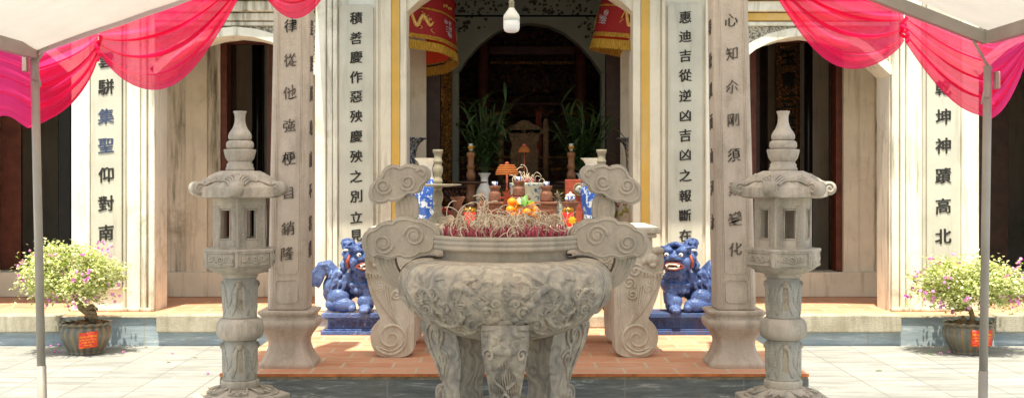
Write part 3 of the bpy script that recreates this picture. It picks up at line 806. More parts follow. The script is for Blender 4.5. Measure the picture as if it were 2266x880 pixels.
    rb.build('window_frame', M['lantern'], ch)
    # hexagonal roof with upturned curled corners
    v = []; f = []
    prof = [(44, 378), (56, 383), (72, 395), (86, 406), (95, 411), (101, 414), (103, 418), (103, 435), (92, 438), (58, 437)]
    seg = 48
    def rr(a, r):
        aa = (a - rot) % R(60) - R(30)
        hexr = math.cos(R(30)) / math.cos(aa)
        t_ = min(1, max(0, (r - 50) / 45)); return r * (1 + t_ * (hexr - 1))
    b = MB()
    for (r, y) in prof:
        for k in range(seg):
            a = 2 * math.pi * k / seg + rot
            aa = abs((a - rot) % R(60) - R(30)) / R(30)
            up = 5 * aa ** 5 * (1 if r > 86 else 0)
            q = rr(a, r) * s
            v.append((q * math.sin(a), -q * math.cos(a), zz(y - up)))
    n = len(prof)
    for i in range(n - 1):
        for k in range(seg):
            k2 = (k + 1) % seg; f.append((i * seg + k2, i * seg + k, (i + 1) * seg + k, (i + 1) * seg + k2))
    f.append(tuple(range(seg))); f.append(tuple((n - 1) * seg + k for k in range(seg - 1, -1, -1)))
    b.add(v, f, True)
    rf = b.build('roof', M['lantern'], root); rf.data.set_sharp_from_angle(angle=R(24))
    for k in range(6):
        b = MB()
        a0 = rot + k * R(60); rad = Vector((math.sin(a0), -math.cos(a0), 0)); tg = Vector((math.cos(a0), math.sin(a0), 0))
        # curled horn: a roll lying across the corner, its flat ends cut with a spiral
        cy = MB(); cc = rad * (100 * s) + Vector((0, 0, zz(416.5))); hw_ = 13 * s; rr2 = 15.5 * s; vv_ = []; ff_ = []
        for e_ in (-1, 1):
            for i in range(20):
                an = 2 * math.pi * i / 20; vv_.append(cc + tg * (e_ * hw_) + rad * (rr2 * math.cos(an)) + Vector((0, 0, rr2 * math.sin(an))))
        ff_ = [(i, (i + 1) % 20, 20 + (i + 1) % 20, 20 + i) for i in range(20)] + [tuple(range(19, -1, -1)), tuple(range(20, 40))]
        b.add(vv_, ff_, True)
        for sg in (-1, 1):
            c = cc + tg * (sg * (hw_ + .001)); pts = []
            for i in range(30):
                t_ = i / 29; aa = 3.6 - t_ * 10; r_ = rr2 * .86 * (1 - .85 * t_)
                pts.append(c + rad * (r_ * math.cos(aa)) + Vector((0, 0, r_ * math.sin(aa))))
            b.tube(pts, .0065, 6)
        b.tube([rad * (58 * s) + Vector((0, 0, zz(386))), rad * (76 * s) + Vector((0, 0, zz(402))), rad * (90 * s) + Vector((0, 0, zz(410)))], [.014, .022, .032], 8)
        b.build('curled_corner', M['lantern'], rf)
    b = MB()
    for k in range(6):
        a0 = rot + R(30) + k * R(60); rad = Vector((math.sin(a0), -math.cos(a0), 0)); tg = Vector((math.cos(a0), math.sin(a0), 0))
        for sg in (-1, 1):
            for q in range(4):
                pts = []
                for i in range(8):
                    t_ = i / 7; x = sg * (6 + 34 * t_ - q * 3); rr_ = 66 + 3.5 * q + 12 * t_ ** 2 - 10 * math.sin(t_ * 3.1) * (1 - q * .2)
                    y = 378 + (rr_ - 44) * .70 + 1
                    pts.append(rad * (rr_ * s * .97) + tg * (x * s) + Vector((0, 0, zz(y) + .004)))
                b.tube(pts, .009, 5)
    b.build('leaf_relief', M['lantern'], rf)
    b = MB(); b.lathe(lp([(31, 379), (31, 372), (29, 370), (29, 364), (26, 360), (26, 356)]), 30); b.build('neck', M['lantern'], root)
    b = MB(); b.lathe(lp(smooth_open([(26, 357), (31, 350), (34, 338), (35, 333), (35, 331), (28, 330)], 1)), 36, mod=lambda a, z: 1 + .025 * abs(math.cos(4 * a + 1)))
    b.build('lotus_cup', M['lantern'], root)
    b = MB(); b.lathe(lp(smooth_open([(24, 330), (29, 328), (30.5, 321), (29, 314), (24, 311)], 2)), 36); b.build('finial_ring', M['lantern'], root)
    b = MB(); b.lathe(lp(smooth_open([(20, 311), (25, 309), (26, 301), (24, 295), (16, 284), (12, 272), (11.2, 262), (12, 254), (15, 247), (14.5, 246), (10, 246)], 2)), 36); b.build('finial_vase', M['lantern'], root)
    return root
stone_lantern((X(531, 8.5), 8.5, 0), 'weathered stone lantern with vase finial standing left of the urn', R(8), 8.5, 880)
l2 = stone_lantern((X(1733, 8.42), 8.42, 0), 'weathered stone lantern with vase finial standing right of the urn', R(-30) + R(2), 8.42, 880)

# ------------------------------------------------------------------ incense urn
UD = 8.0; us = UD / F; UX = X(1118, UD)
urn = thing('incense_urn', 'huge carved grey stone tripod urn full of burnt incense with cloud shaped handles', 'incense urn', (UX, UD, 0))
uz = lambda y: Z(y, UD)
prof = [(0, 749), (60, 748), (103, 739), (140, 727), (165, 713), (190, 693), (208, 672), (221, 650), (228, 628), (228, 606), (222, 588), (206, 577), (186, 572), (160, 570)]
prof2 = [(152, 574), (143, 570), (137, 564), (137, 556), (142, 551), (156, 549), (163, 546), (163, 540), (160, 538.5), (160, 536.5), (163, 535), (163, 529), (160, 527.5), (160, 526), (163, 524.5), (162, 519), (150, 518), (147, 524), (145, 535)]
def relief(a, z):
    x = a * 3.0
    y = (z - .4) * 9
    if z < uz(735) or z > uz(578): return 1
    n = noise.fractal(Vector((abs(((a + math.pi) % (2 * math.pi)) - math.pi) * 5.2, y * .9, 3.1)), .9, 2.1, 4)
    rdg = 1 - abs(noise.noise(Vector((abs(((a + math.pi) % (2 * math.pi)) - math.pi) * 4.5, y * .8, 9.7)))) * 2
    w = min(1, (uz(578) - z) / .05) * min(1, (z - uz(735)) / .08)
    return 1 + (.022 * n + .018 * rdg) * max(0, w)
pr = smooth_open(prof, 2)
zs = [(r * us, uz(y)) for r, y in pr]
dense = []
for (a, b_) in zip(zs, zs[1:]):
    k = max(1, int(math.hypot(b_[0] - a[0], b_[1] - a[1]) / .008))
    dense += [(a[0] + (b_[0] - a[0]) * i / k, a[1] + (b_[1] - a[1]) * i / k) for i in range(k)]
dense.append(zs[-1])
def bowl_r(z):
    for (a, b_) in zip(dense, dense[1:]):
        if min(a[1], b_[1]) <= z <= max(a[1], b_[1]) and abs(b_[1] - a[1]) > 1e-7:
            return a[0] + (b_[0] - a[0]) * (z - a[1]) / (b_[1] - a[1])
    return .6
dense = [(r * 1.015, z) for r, z in dense]
b = MB(); b.lathe(dense, 220, mod=relief)
# carved motifs: mirrored swirl ridges of a mask face, clouds and manes hugging the bowl
def on_bowl(x_px, y_px, out=.004):
    z = uz(y_px); r = bowl_r(z) ; a = math.asin(max(-.98, min(.98, x_px * us / r)))
    r += out; return (r * math.sin(a), -r * math.cos(a), z)
rr_ = random.Random(11)
mot = [(0, 628, 13, 2.2, 0), (38, 668, 15, 1.8, 1), (64, 632, 13, 1.5, 2), (98, 625, 20, 1.6, 3), (128, 660, 16, 1.7, 0), (150, 633, 14, 1.6, 2), (95, 672, 17, 1.6, 1), (64, 697, 14, 1.5, 4), (118, 695, 13, 1.6, 2), (165, 668, 15, 1.6, 5), (30, 700, 12, 1.5, 2), (88, 650, 12, 1.5, 5), (180, 640, 13, 1.7, 1), (20, 650, 9, 1.5, 3)]
for (mx, my, r, tn, st) in mot:
    for sg in ((-1, 1) if mx else (1,)):
        b.tube([on_bowl(sg * mx + sg * (px_ - 0), py_) for px_, py_ in spiral((0, my), r, tn, st, 1, 34)], [.015 * (1 - .5 * i / 34) for i in range(35)], 6, 1)
for _ in range(60):
    mx, my = rr_.uniform(8, 190), rr_.uniform(604, 716); an = rr_.uniform(0, 6.28); L = rr_.uniform(14, 34); cv_ = rr_.uniform(-1.6, 1.6)
    if abs(mx) > 205 - max(0, my - 640) * .9: continue
    for sg in (-1, 1):
        pts = []; x_, y_, a_ = mx, my, an
        for i in range(12):
            pts.append(on_bowl(sg * x_, min(728, max(600, y_)))); x_ += math.cos(a_) * L / 11; y_ += math.sin(a_) * L / 11; a_ += cv_ / 11
        b.tube(pts, [.011 * math.sin(math.pi * (i + .8) / 12.6) + .003 for i in range(12)], 5)
for sg in (-1, 1):   # a coiling dragon on each side of the mask
    path = smooth_open([(52, 648), (70, 622), (100, 612), (118, 632), (104, 660), (84, 680), (100, 704), (134, 702), (150, 676), (146, 648), (162, 622), (186, 628), (188, 655), (176, 678)], 3)
    b.tube([on_bowl(sg * x_, y_, .006) for x_, y_ in path], [.024 * (1 - .75 * i / len(path)) + .004 for i in range(len(path))], 8)
    for i in range(3, len(path) - 6, 4):
        x_, y_ = path[i]; tx_, ty_ = path[i + 1][0] - x_, path[i + 1][1] - y_; l_ = math.hypot(tx_, ty_) or 1; nx_, ny_ = -ty_ / l_, tx_ / l_; k_ = 9 * (1 - .6 * i / len(path))
        b.tube([on_bowl(sg * (x_ + nx_ * k_ * .5), y_ + ny_ * k_ * .5, .016), on_bowl(sg * (x_ + nx_ * k_ * 1.5 + tx_ / l_ * 3), y_ + ny_ * k_ * 1.5 + ty_ / l_ * 3, .006)], [.009, .003], 5)
    b.ball(on_bowl(sg * 50, 650, .006), (.04, .03, .03)); b.ball(on_bowl(sg * 40, 658, .012), (.025, .02, .018)); b.ball(on_bowl(sg * 52, 640, .02), .012)
    for k in range(4): b.tube([on_bowl(sg * (56 + 3 * k), 642 - 4 * k, .014), on_bowl(sg * (64 + 6 * k), 634 - 7 * k, .014), on_bowl(sg * (60 + 12 * k), 624 - 6 * k, .004)], [.010, .009, .003], 5)
for sg in (-1, 1):   # eyes and brows of the mask, and the side brackets under the handles
    c = on_bowl(sg * 38, 668, .004); b.ball(c, .018)
    b.ball(on_bowl(sg * 18, 682, .0), (.035, .02, .025))
b.ball(on_bowl(0, 628, 0), .02); b.ball(on_bowl(0, 690, .0), (.05, .025, .035))
bowl = b.build('bowl', M['urn'], urn)
b = MB(); b.lathe([(r * us, uz(y)) for r, y in prof2], 96); b.build('rim', M['urn_plain'], urn, bevel=0)
b = MB(); b.lathe([(0, uz(532) + .045), (.2, uz(532) + .03), (.38, uz(532)), (.432, uz(534))][::-1], 40); b.build('ash_bed', M['sand'], urn)
# side brackets (carved lugs) at left and right
for sg in (-1, 1):
    lug = MB()
    poly = [(146, 585), (150, 568), (180, 566), (208, 574), (225, 594), (230, 625), (231, 650), (214, 668), (198, 690), (180, 680), (165, 640)]
    poly = smooth_closed(poly, 2)
    lug.prism([(sg * x_ * us, uz(y)) for x_, y in poly], -.20, .20)
    for (cx_, cy_, r, st) in ((200, 605, 16, 1), (205, 640, 14, 2), (188, 655, 12, 0)):
        lug.tube([(sg * a * us, -.203, uz(c)) for a, c in spiral((cx_, cy_), r, 1.5, st, 1, 26)], .009, 6)
    for k in range(5):
        lug.tube([(sg * (175 + 9 * k + 6 * math.sin(i * .7)) * us, -.202, uz(612 + i * 9 + k * 2)) for i in range(7)], .006, 5)
    lug.build('side_bracket', M['urn'], urn, bevel=.012)
# cloud handles
UP = [(48, 215), (55, 175), (85, 140), (116, 122), (127, 85), (155, 62), (190, 57), (220, 74), (248, 54), (290, 57), (305, 69), (340, 60), (372, 85), (376, 125), (357, 155), (335, 170), (327, 200), (300, 217), (268, 214), (250, 222), (235, 240), (205, 255), (175, 262), (150, 254), (125, 268), (95, 275), (65, 262), (50, 240)]
LOW = [(12, 470), (20, 430), (45, 408), (75, 402), (100, 375), (140, 361), (174, 366), (187, 345), (225, 334), (270, 335), (302, 351), (345, 350), (375, 371), (405, 385), (426, 410), (434, 435), (411, 450), (412, 490), (400, 520), (370, 535), (338, 530), (315, 550), (280, 562), (245, 564), (215, 549), (185, 560), (150, 566), (112, 551), (85, 548), (60, 561), (38, 545), (18, 510)]
def hp(q): return (800 + q[0] / 2.445, 340 + q[1] / 2.445)
for sg in (-1, 1):
    def L(q, sg=sg):
        px_, py_ = hp(q); dxp = (px_ - 1118)
        return (-sg * dxp * us if sg > 0 else dxp * us, uz(py_))
    hd = None
    def plate(poly, y0, y1, spirals, name, mat, par):
        pb = MB(); p_ = [L(q) for q in smooth_closed(poly, 1)]; pb.prism(p_, y0, y1)
        # raised border following the lobed outline
        cx_ = sum(q[0] for q in poly) / len(poly); cy_ = sum(q[1] for q in poly) / len(poly)
        ins = [(q[0] + (cx_ - q[0]) * .10, q[1] + (cy_ - q[1]) * .14) for q in smooth_closed(poly, 1)]
        pts = [(L(q)[0], y0 - .001, L(q)[1]) for q in ins]
        pb.tube(pts + [pts[0]], .0085, 6)
        for (c, r, tn, st, cw) in spirals:
            pts = [(L(q)[0], y0 - .002, L(q)[1]) for q in spiral(c, r, tn, st, cw, 44, .15)]
            pb.tube(pts, [.011 - .004 * i / 44 for i in range(45)], 6)
            pb.ball((L(c)[0], y0 + .012, L(c)[1]), (r * .55 / 2.445 * us, .022, r * .55 / 2.445 * us))
        return pb.build(name, mat, par, bevel=.018, bseg=3)
    st_ = MB()
    def strut(a, b_, y0, y1):
        n = len(a); 
        for i in range(n - 1):
            q = [L(a[i]), L(a[i + 1]), L(b_[i + 1]), L(b_[i])]
            st_.prism(q, y0, y1)
    ao = smooth_open([(72, 548), (85, 600), (125, 672), (175, 712), (230, 732)], 2); ai = smooth_open([(188, 555), (190, 590), (205, 625), (222, 650), (250, 662)], 2)
    outl = [L(q) for q in ao] + [L(q) for q in ai[::-1]]
    st_.prism(outl, -.10, .04)
    for k in range(1, 5):
        st_.tube([(L((a[0] + (c[0] - a[0]) * k / 5, a[1] + (c[1] - a[1]) * k / 5))[0], -.1015, L((a[0] + (c[0] - a[0]) * k / 5, a[1] + (c[1] - a[1]) * k / 5))[1]) for a, c in zip(ao, ai)], .005, 5)
    hd = st_.build('handle', M['urn_plain'], urn, bevel=.012)
    st2 = MB()
    o_ = smooth_open([(198, 250), (186, 280), (190, 315), (196, 350)], 2); i_ = smooth_open([(285, 222), (304, 250), (312, 290), (306, 345)], 2)
    st2.prism([L(q) for q in o_] + [L(q) for q in i_[::-1]], -.085, .03)
    for k in range(1, 5):
        st2.tube([(L((a[0] + (c[0] - a[0]) * k / 5, a[1] + (c[1] - a[1]) * k / 5))[0], -.0865, L((a[0] + (c[0] - a[0]) * k / 5, a[1] + (c[1] - a[1]) * k / 5))[1]) for a, c in zip(o_, i_)], .004, 5)
    st2.build('neck', M['urn_plain'], hd, bevel=.012)
    plate(LOW, -.135, .055, [((292, 440), 58, 2.0, 3.2, 1), ((128, 480), 54, 1.9, 0.2, 1)], 'lower_cloud', M['urn_plain'], hd)
    plate(UP, -.125, .05, [((258, 155), 44, 1.7, 2.6, -1), ((128, 175), 44, 1.8, 0.4, 1), ((330, 110), 30, .8, 3.6, 1)], 'upper_cloud', M['urn_plain'], hd)
# legs : carved S shaped, swept in the radial plane
def urn_leg(ang):
    lg = MB(); rear = abs(ang) > .1; di = .07 if rear else 0
    poly = smooth_closed([(.50, .78), (.40 - di, .72), (.34 - di, .60), (.33 - di, .50), (.35 - di, .42), (.37 - di, .36), (.36 - di, .30), (.345 - di, .262), (.47, .262), (.51, .285), (.515, .33), (.48, .365), (.44, .38), (.455, .43), (.52, .50), (.57, .57), (.60, .64), (.60, .70)], 2)
    w = .165 if rear else .135
    v = [(r, -w, z) for r, z in poly] + [(r, w, z) for r, z in poly]; n = len(poly)
    lg.add(v, [tuple(range(n))[::-1], tuple(range(n, 2 * n))] + [(i, (i + 1) % n, n + (i + 1) % n, n + i) for i in range(n)], False)
    for sy in (-1, 1):
        for (c, r, tn, st, cw) in (((.47, .62), .085, 2, 0, 1), ((.46, .318), .048, 1.6, 2, -1), ((.42, .50), .05, 1.6, 3, -1)):
            lg.tube([(a, sy * (w + .002), z) for a, z in spiral(c, r, tn, st, cw, 34)], .010, 6)
        lg.tube([(.50, sy * w, .70), (.44, sy * (w + .003), .56), (.42, sy * (w + .003), .46), (.435, sy * (w + .003), .40)], .012, 6)
        lg.tube([(.565, sy * w, .66), (.53, sy * (w + .003), .55), (.47, sy * (w + .003), .45), (.45, sy * w, .39)], .010, 6)
        for k in range(5): lg.ball((.585 - k * .012, sy * (w - .02), .70 - k * .04), .024)
    # lion mask on the outer face
    lg.ball((.575, 0, .70), (.045, .14, .045)); lg.ball((.575, 0, .625), (.04, .105, .035)); lg.ball((.595, 0, .65), (.028, .035, .026))
    for sy in (-1, 1):
        lg.ball((.588, sy * .07, .66), .022); lg.tube([(.595, y * sy, z) for y, z in spiral((.11, .60), .035, 1.4, 0, 1, 20)], .010, 6)
        lg.tube([(.53 - .06 * i / 6, sy * (.05 + .05 * math.sin(i)), .52 - .022 * i) for i in range(7)], .010, 6)
    for k in range(-6, 7): lg.tube([(.57 - .115 * i / 9 - .004 * abs(k), k * .017 + .006 * math.sin(i * 1.3 + k), .565 - .020 * i) for i in range(10)], .007, 5)
    lg.box(.53, .612, -w - .007, w + .007, .715, .738); lg.box(.52, .60, -w - .002, w + .002, .752, .768)
    lg.v = [(r, t * (1 - (.28 if rear else .40) * max(0, min(1, (.66 - z) / .3))), .78 - (.78 - z) * 1.32) for (r, t, z) in lg.v]
    a = R(-90) + ang
    lg.xform(Matrix.Rotation(a, 4, 'Z'))
    o = lg.build('leg', M['urn'], urn, bevel=.012)
for a in (0, R(129), R(-129)): urn_leg(a)
b = MB(); b.lathe([(.58, 0), (.58, .085), (.57, .096)], 64); b.build('base', M['granite'], urn)

# ------------------------------------------------------------------ white stone altar table
TD = 9.83; TT = 1.225
def tx(px, d=TD): return X(px, d)
def tz(py, d=TD): return Z(py, d)
table = thing('altar_table', 'pale carved stone offering table with scroll legs behind the urn', 'altar table', (X(1132, TD), 10.3, PZ))
def tbl(mb, name, mat, par=None, **k):
    mb.xform(Matrix.Translation((-X(1132, TD), -10.3, -PZ))); return mb.build(name, mat, par or table, **k)
LEG = [(812, 548), (806, 575), (810, 606), (814, 630), (822, 660), (834, 690), (843, 708), (830, 716), (820, 733), (819, 752), (824, 772), (838, 788), (858, 792), (892, 791), (908, 785), (917, 772), (917, 600), (915, 548)]
for sg in (-1, 1):
    for (d, k) in ((TD, 0), (10.62, 1)):
        b = MB()
        def q(px, py): 
            x = tx(px) if sg < 0 else 2 * X(1138, TD) - tx(px); return (x, tz(py))
        poly = [q(*p) for p in smooth_closed(LEG, 1)]
        zmin = min(p[1] for p in poly); poly = [(x, z - zmin + PZ) for x, z in poly]
        b.prism(poly, d, d + .26)
        if k == 0:
            f0 = d - .002; oz = -zmin + PZ
            def w(px, py): x, z = q(px, py); return (x, f0, z + oz)
            b.tube([w(a, c) for a, c in spiral((866, 748), 40, 1.9, 2.6, -1, 46, .12)], [.015 - .006 * i / 46 for i in range(47)], 6)
            b.tube([w(a, c) for a, c in smooth_open([(906, 580), (908, 660), (902, 735), (890, 765), (866, 780), (840, 770)], 2)], .009, 5)
            for i in range(8):   # flowing mane strands
                s0 = i * 7
                b.tube([w(a, c) for a, c in smooth_open([(818 + s0 * .9, 612 + s0 * .5), (826 + s0 * .85, 640 + s0), (842 + s0 * .7, 670 + s0 * .7), (862 + s0 * .45, 700 + s0 * .3), (880 + s0 * .2, 712 + s0 * .4)], 2)], .0095, 5)
            for (c, r) in (((884, 628), 15), ((876, 652), 12), ((870, 600), 16), ((890, 600), 11), ((842, 640), 9)):
                b.tube([w(a, e_) for a, e_ in spiral(c, r, 1.6, r, 1, 26)], .011, 6)
            # lion face on the knee
            b.ball((w(832, 576)[0], f0, w(832, 576)[2]), (.062, .03, .05)); b.ball((w(832, 588)[0], f0 - .01, w(832, 588)[2]), (.03, .03, .022))
            b.ball((w(851, 580)[0], f0 - .005, w(851, 580)[2]), (.02, .02, .024)); b.ball((w(820, 555)[0], f0, w(820, 555)[2]), (.05, .03, .03))
            b.tube([w(a, c) for a, c in ((808, 604), (830, 608), (850, 603), (866, 594))], .012, 6)
            for i in range(7): b.box(w(812 + i * 7, 612)[0] - .009, w(812 + i * 7, 612)[0] + .009, f0 - .012, f0 + .01, w(0, 616 - i * .8)[2], w(0, 606 - i * .8)[2])
        tbl(b, 'leg', M['white_stone'], bevel=.014)
    # carved apron bracket next to the leg
    b = MB(); ap_ = [(915, 548), (1014, 548), (1006, 572), (990, 580), (966, 582), (950, 584), (936, 592), (928, 606), (917, 610)]
    b.prism([((tx(a) if sg < 0 else 2 * X(1138, TD) - tx(a)), tz(c)) for a, c in smooth_closed(ap_, 1)], TD + .06, TD + .16)
    for (c, r) in (((935, 570), 13), ((958, 565), 10), ((925, 590), 9), ((972, 564), 9), ((992, 562), 9), ((1004, 556), 5)):
        b.tube([((tx(a) if sg < 0 else 2 * X(1138, TD) - tx(a)), TD + .057, tz(e_)) for a, e_ in spiral(c, r, 1.7, r, 1, 24)], .007, 5)
    tbl(b, 'apron_bracket', M['white_stone'], bevel=.008)
xl, xr = tx(822), 2 * X(1138, TD) - tx(822)
b = MB().box(xl + .03, xr - .03, TD + .05, 10.86, tz(562), TT - .085); tbl(b, 'apron', M['white_stone'], bevel=.01)
b = MB().box(xl, xr, TD + .0, 10.92, TT - .085, TT - .05); tbl(b, 'top_moulding', M['white_stone'], bevel=.015, bseg=3)
b = MB().box(xl - .03, xr + .03, TD - .03, 10.95, TT - .05, TT); tbl(b, 'table_top', M['white_stone'], bevel=.015, bseg=3)

# dark wooden offering tables further in
def wooden_table(name, label, x0, x1, y0, y1, zt, mat, z0=VZ, cloth=None):
    cx_, cy_ = (x0 + x1) / 2, (y0 + y1) / 2
    r = thing(name, label, 'table', (cx_, cy_, z0)); hx, hy = (x1 - x0) / 2, (y1 - y0) / 2; h = zt - z0
    MB().box(-hx, hx, -hy, hy, h - .05, h).build('table_top', M[mat], r, bevel=.008)
    MB().box(-hx + .05, hx - .05, -hy + .04, hy - .04, h - .22, h - .051).build('apron', M['gilt_dark'], r, bevel=.006)
    for a in (-1, 1):
        for c in (-1, 1):
            MB().box(a * (hx - .07) - .045, a * (hx - .07) + .045, c * (hy - .07) - .045, c * (hy - .07) + .045, 0, h - .05).build('leg', M[mat], r, bevel=.01)
    if cloth:
        MB().box(-hx + .5, hx - .0, -hy - .02, -hy - .004, h - .55, h - .052).build('front_cloth', M[cloth], r, bevel=.004)
    return r
wooden_table('offering_table', 'dark wooden offering table just inside the central doorway', -.95, 1.1, 12.35, 13.35, 1.30, 'dark_wood')
wooden_table('throne_table', 'tall dark table with olive cloth carrying the carved throne', -.95, 1.15, 14.5, 15.5, 1.56, 'dark_wood', cloth='olive')

def lathe_thing(name, label, cat, px, d, zb, prof, mat, group=None, part=None, seg=28, rr=1.0):
    """prof [(r_px, y_px)] bottom to top measured at distance d; rests on zb"""
    s = d / F; r = thing(name, label, cat, (X(px, d), d, zb), group)
    y0 = prof[0][1]
    p_ = [(a * s, (y0 - y) * s) for a, y in prof]
    k = (Z(prof[-1][1], d) - zb) / p_[-1][1]
    p_ = [(a, z * k) for a, z in p_]
    MB().lathe(p_, seg).build(part or 'body', M[mat], r); return r, p_
def sm(p, it=2): return smooth_open(p, it)

# grey stone candlesticks
CS = [(29, 497), (29, 493)] + [(26, 488), (20, 478), (10, 470), (8, 462)] + [(11, 455), (8, 450), (9, 446), (12.5, 434), (11, 424), (8, 419), (11, 414), (9, 411)]
CS2 = [(9, 404), (11, 400), (10, 396), (7.5, 390), (11, 380), (11.5, 372), (8, 362), (11, 357), (8.5, 352), (8.5, 340), (11.5, 337), (11.5, 331)]
for (px, side) in ((969, 'left'), (1331, 'right')):
    d = 10.05; s = d / F
    r = thing('candlestick', 'tall turned grey stone candlestick on the %s end of the altar table' % side, 'candlestick', (X(px, d), d, TT), 'grey candlesticks')
    k = (Z(331, d) - TT) / (497 - 331)
    MB().lathe([(a * s, (497 - y) * k) for a, y in sm(CS, 1)], 28).build('base', M['copper'], r)
    MB().lathe([(20 * s, (497 - 411.5) * k), (52 * s, (497 - 408) * k), (53 * s, (497 - 406.5) * k), (50 * s, (497 - 405.8) * k), (9 * s, (497 - 405) * k)], 40).build('drip_plate', M['copper'], r)
    MB().lathe([(a * s, (497 - y) * k) for a, y in sm(CS2, 1)], 28).build('stem', M['copper'], r)
# flared blue and white vases
for (px, side) in ((943, 'left'), (1311, 'right')):
    d = 10.6; s = d / F
    r = thing('flared_vase', 'blue and white vase with flared white mouth behind the %s grey candlestick' % side, 'vase', (X(px, d), d, TT), 'flared vases on the altar')
    k = (Z(350, d) - TT) / (485 - 350)
    MB().lathe([(a * s, (485 - y) * k) for a, y in sm([(18, 485), (19, 480), (20, 470), (25, 445), (27, 425), (25, 405), (18, 392)], 2)], 30).build('body', M['blue_deep'], r)
    MB().lathe([(a * s, (485 - y) * k) for a, y in sm([(18, 392.2), (14, 380), (14, 368), (18, 357), (26, 351)], 2) + [(27, 350), (25, 350), (17, 356), (12, 366)]], 30).build('neck', M['white'], r)
    MB().lathe([(20 * s, 0), (20 * s, .02), (19.5 * s, .032)], 30).build('foot_band', M['blue_white'], r)

# three tiered wooden stand carrying small blue cups
def cup_stand(px, d, ybox, where):
    s = d / F
    r = thing('cup_stand', where, 'wooden stand', (X(px, d), d, TT), 'carved cup stands')
    zt = Z(ybox, d) - TT
    MB().box(-22 * s, 22 * s, -.07, .07, 0, zt - .02).build('carved_box', M['stand_wood'], r, bevel=.008)
    MB().box(-26 * s, 26 * s, -.085, .085, zt - .02, zt).build('tray', M['stand_wood'], r, bevel=.006)
    c = MB(); c.lathe([(a * s, zt + h * s) for a, h in sm([(13.5, 0.3), (13.5, 16), (13, 19), (9.5, 24), (10, 27), (13, 31), (13, 35)], 1)], 24); c.build('turned_neck', M['stand_wood'], r)
    sw = MB()
    for i in (-1, 0, 1): sw.tube([(a * s, -.0725, zt * .5 + h * s) for a, h in spiral((i * 13, 0), 6.5, 1.6, i, 1, 22)], .005, 5)
    sw.build('carving', M['stand_wood'], r)
    cup = thing('tea_cup', 'small blue and white cup on top of the ' + {1095: 'left', 1148: 'middle', 1209: 'right'}[px] + ' carved wooden stand', 'cup', (X(px, d), d, TT + zt + 35 * s), 'cups on the wooden stands')
    MB().lathe([(5.5 * s, 0), (6.3 * s, 2 * s), (6.6 * s, 9 * s), (6.2 * s, 9.3 * s), (5.8 * s, 3 * s)], 20).build('bowl', M['blue_white'], cup)
cup_stand(1095, 10.45, 446, 'reddish carved cup stand left of the orange incense coil')
cup_stand(1148, 10.6, 435, 'taller reddish carved cup stand behind the oranges')
cup_stand(1209, 10.45, 446, 'reddish carved cup stand right of the oranges')
r, _ = lathe_thing('wooden_cup', 'reddish turned wooden vessel beside the left red candle glass', 'vessel', 1013, 10.2, TT, sm([(13, 492), (13, 470), (14.5, 464), (14, 458), (9, 452), (10, 446), (16, 438), (17, 435), (14, 435)], 1), 'stand_wood')
r2 = thing('covered_jar', 'small blue and white lidded jar standing on a carved bowl stand', 'jar', (X(1262, 10.3), 10.3, TT + .20))
s = 10.3 / F
MB().lathe([(a * s, h * s) for a, h in sm([(8, 0), (12, 3), (12.5, 8), (10.5, 12)], 2)], 24).build('body', M['blue_white'], r2)
MB().lathe([(a * s, h * s) for a, h in [(11.5, 12), (10, 15), (4, 17.5), (2, 18), (2.5, 20.5), (0, 22)]], 24).build('lid', M['white'], r2)
jz = TT + .20
jst = thing('jar_stand', 'dark reddish stand with flared top under the covered jar', 'wooden stand', (X(1262, 10.3), 10.3, TT))
MB().lathe([(a * s, z) for a, z in sm([(17, 0), (17, .02), (12, .05), (12, .12), (14, .15), (20, .185), (20, .199)], 1)], 28).build('stem', M['stand_wood'], jst)
bx = thing('mirror_box', 'red wooden box frame with carved mirror behind the covered jar', 'box', (X(1272, 10.75), 10.75, TT))
MB().box(-.085, .085, -.04, .06, 0, Z(397, 10.75) - TT).build('case', M['rust'], bx, bevel=.006)
c = MB(); c.lathe([(.0, 0), (.034, .0), (.034, .012), (.02, .016)], 24); c.xform(Matrix.Translation((.035, -.045, .30)) @ Matrix.Rotation(R(90), 4, 'X')); c.build('mirror', M['censer'], bx)
c = MB(); c.tube([(.035 + .045 * math.cos(a * .3927), -.045, .30 + .05 * math.sin(a * .3927)) for a in range(17)], .013, 6); c.build('carved_rim', M['throne_wood'], bx)

# red candle glasses
for (px, side) in ((1040, 'left'), (1257, 'right')):
    d = 9.98; s = d / F
    r = thing('candle_glass', 'red glass votive candle with gold rim, the one %s of the oranges' % side, 'candle', (X(px, d), d, TT), 'red candle glasses')
    MB().lathe([(a * s, h * s) for a, h in [(7, 0), (10, 4), (12, 20), (12.5, 32)]], 26).build('glass', M['red_glass'], r)
    MB().lathe([(a * s, h * s) for a, h in [(12.6, 32), (12.8, 40), (12.2, 41), (11.5, 33)]], 26).build('gold_rim', M['gold'], r)
    MB().ball((0, 0, 37 * s), (2.2 * s, 2.2 * s, 6 * s), 10, 8).build('flame', M['flame'], r)
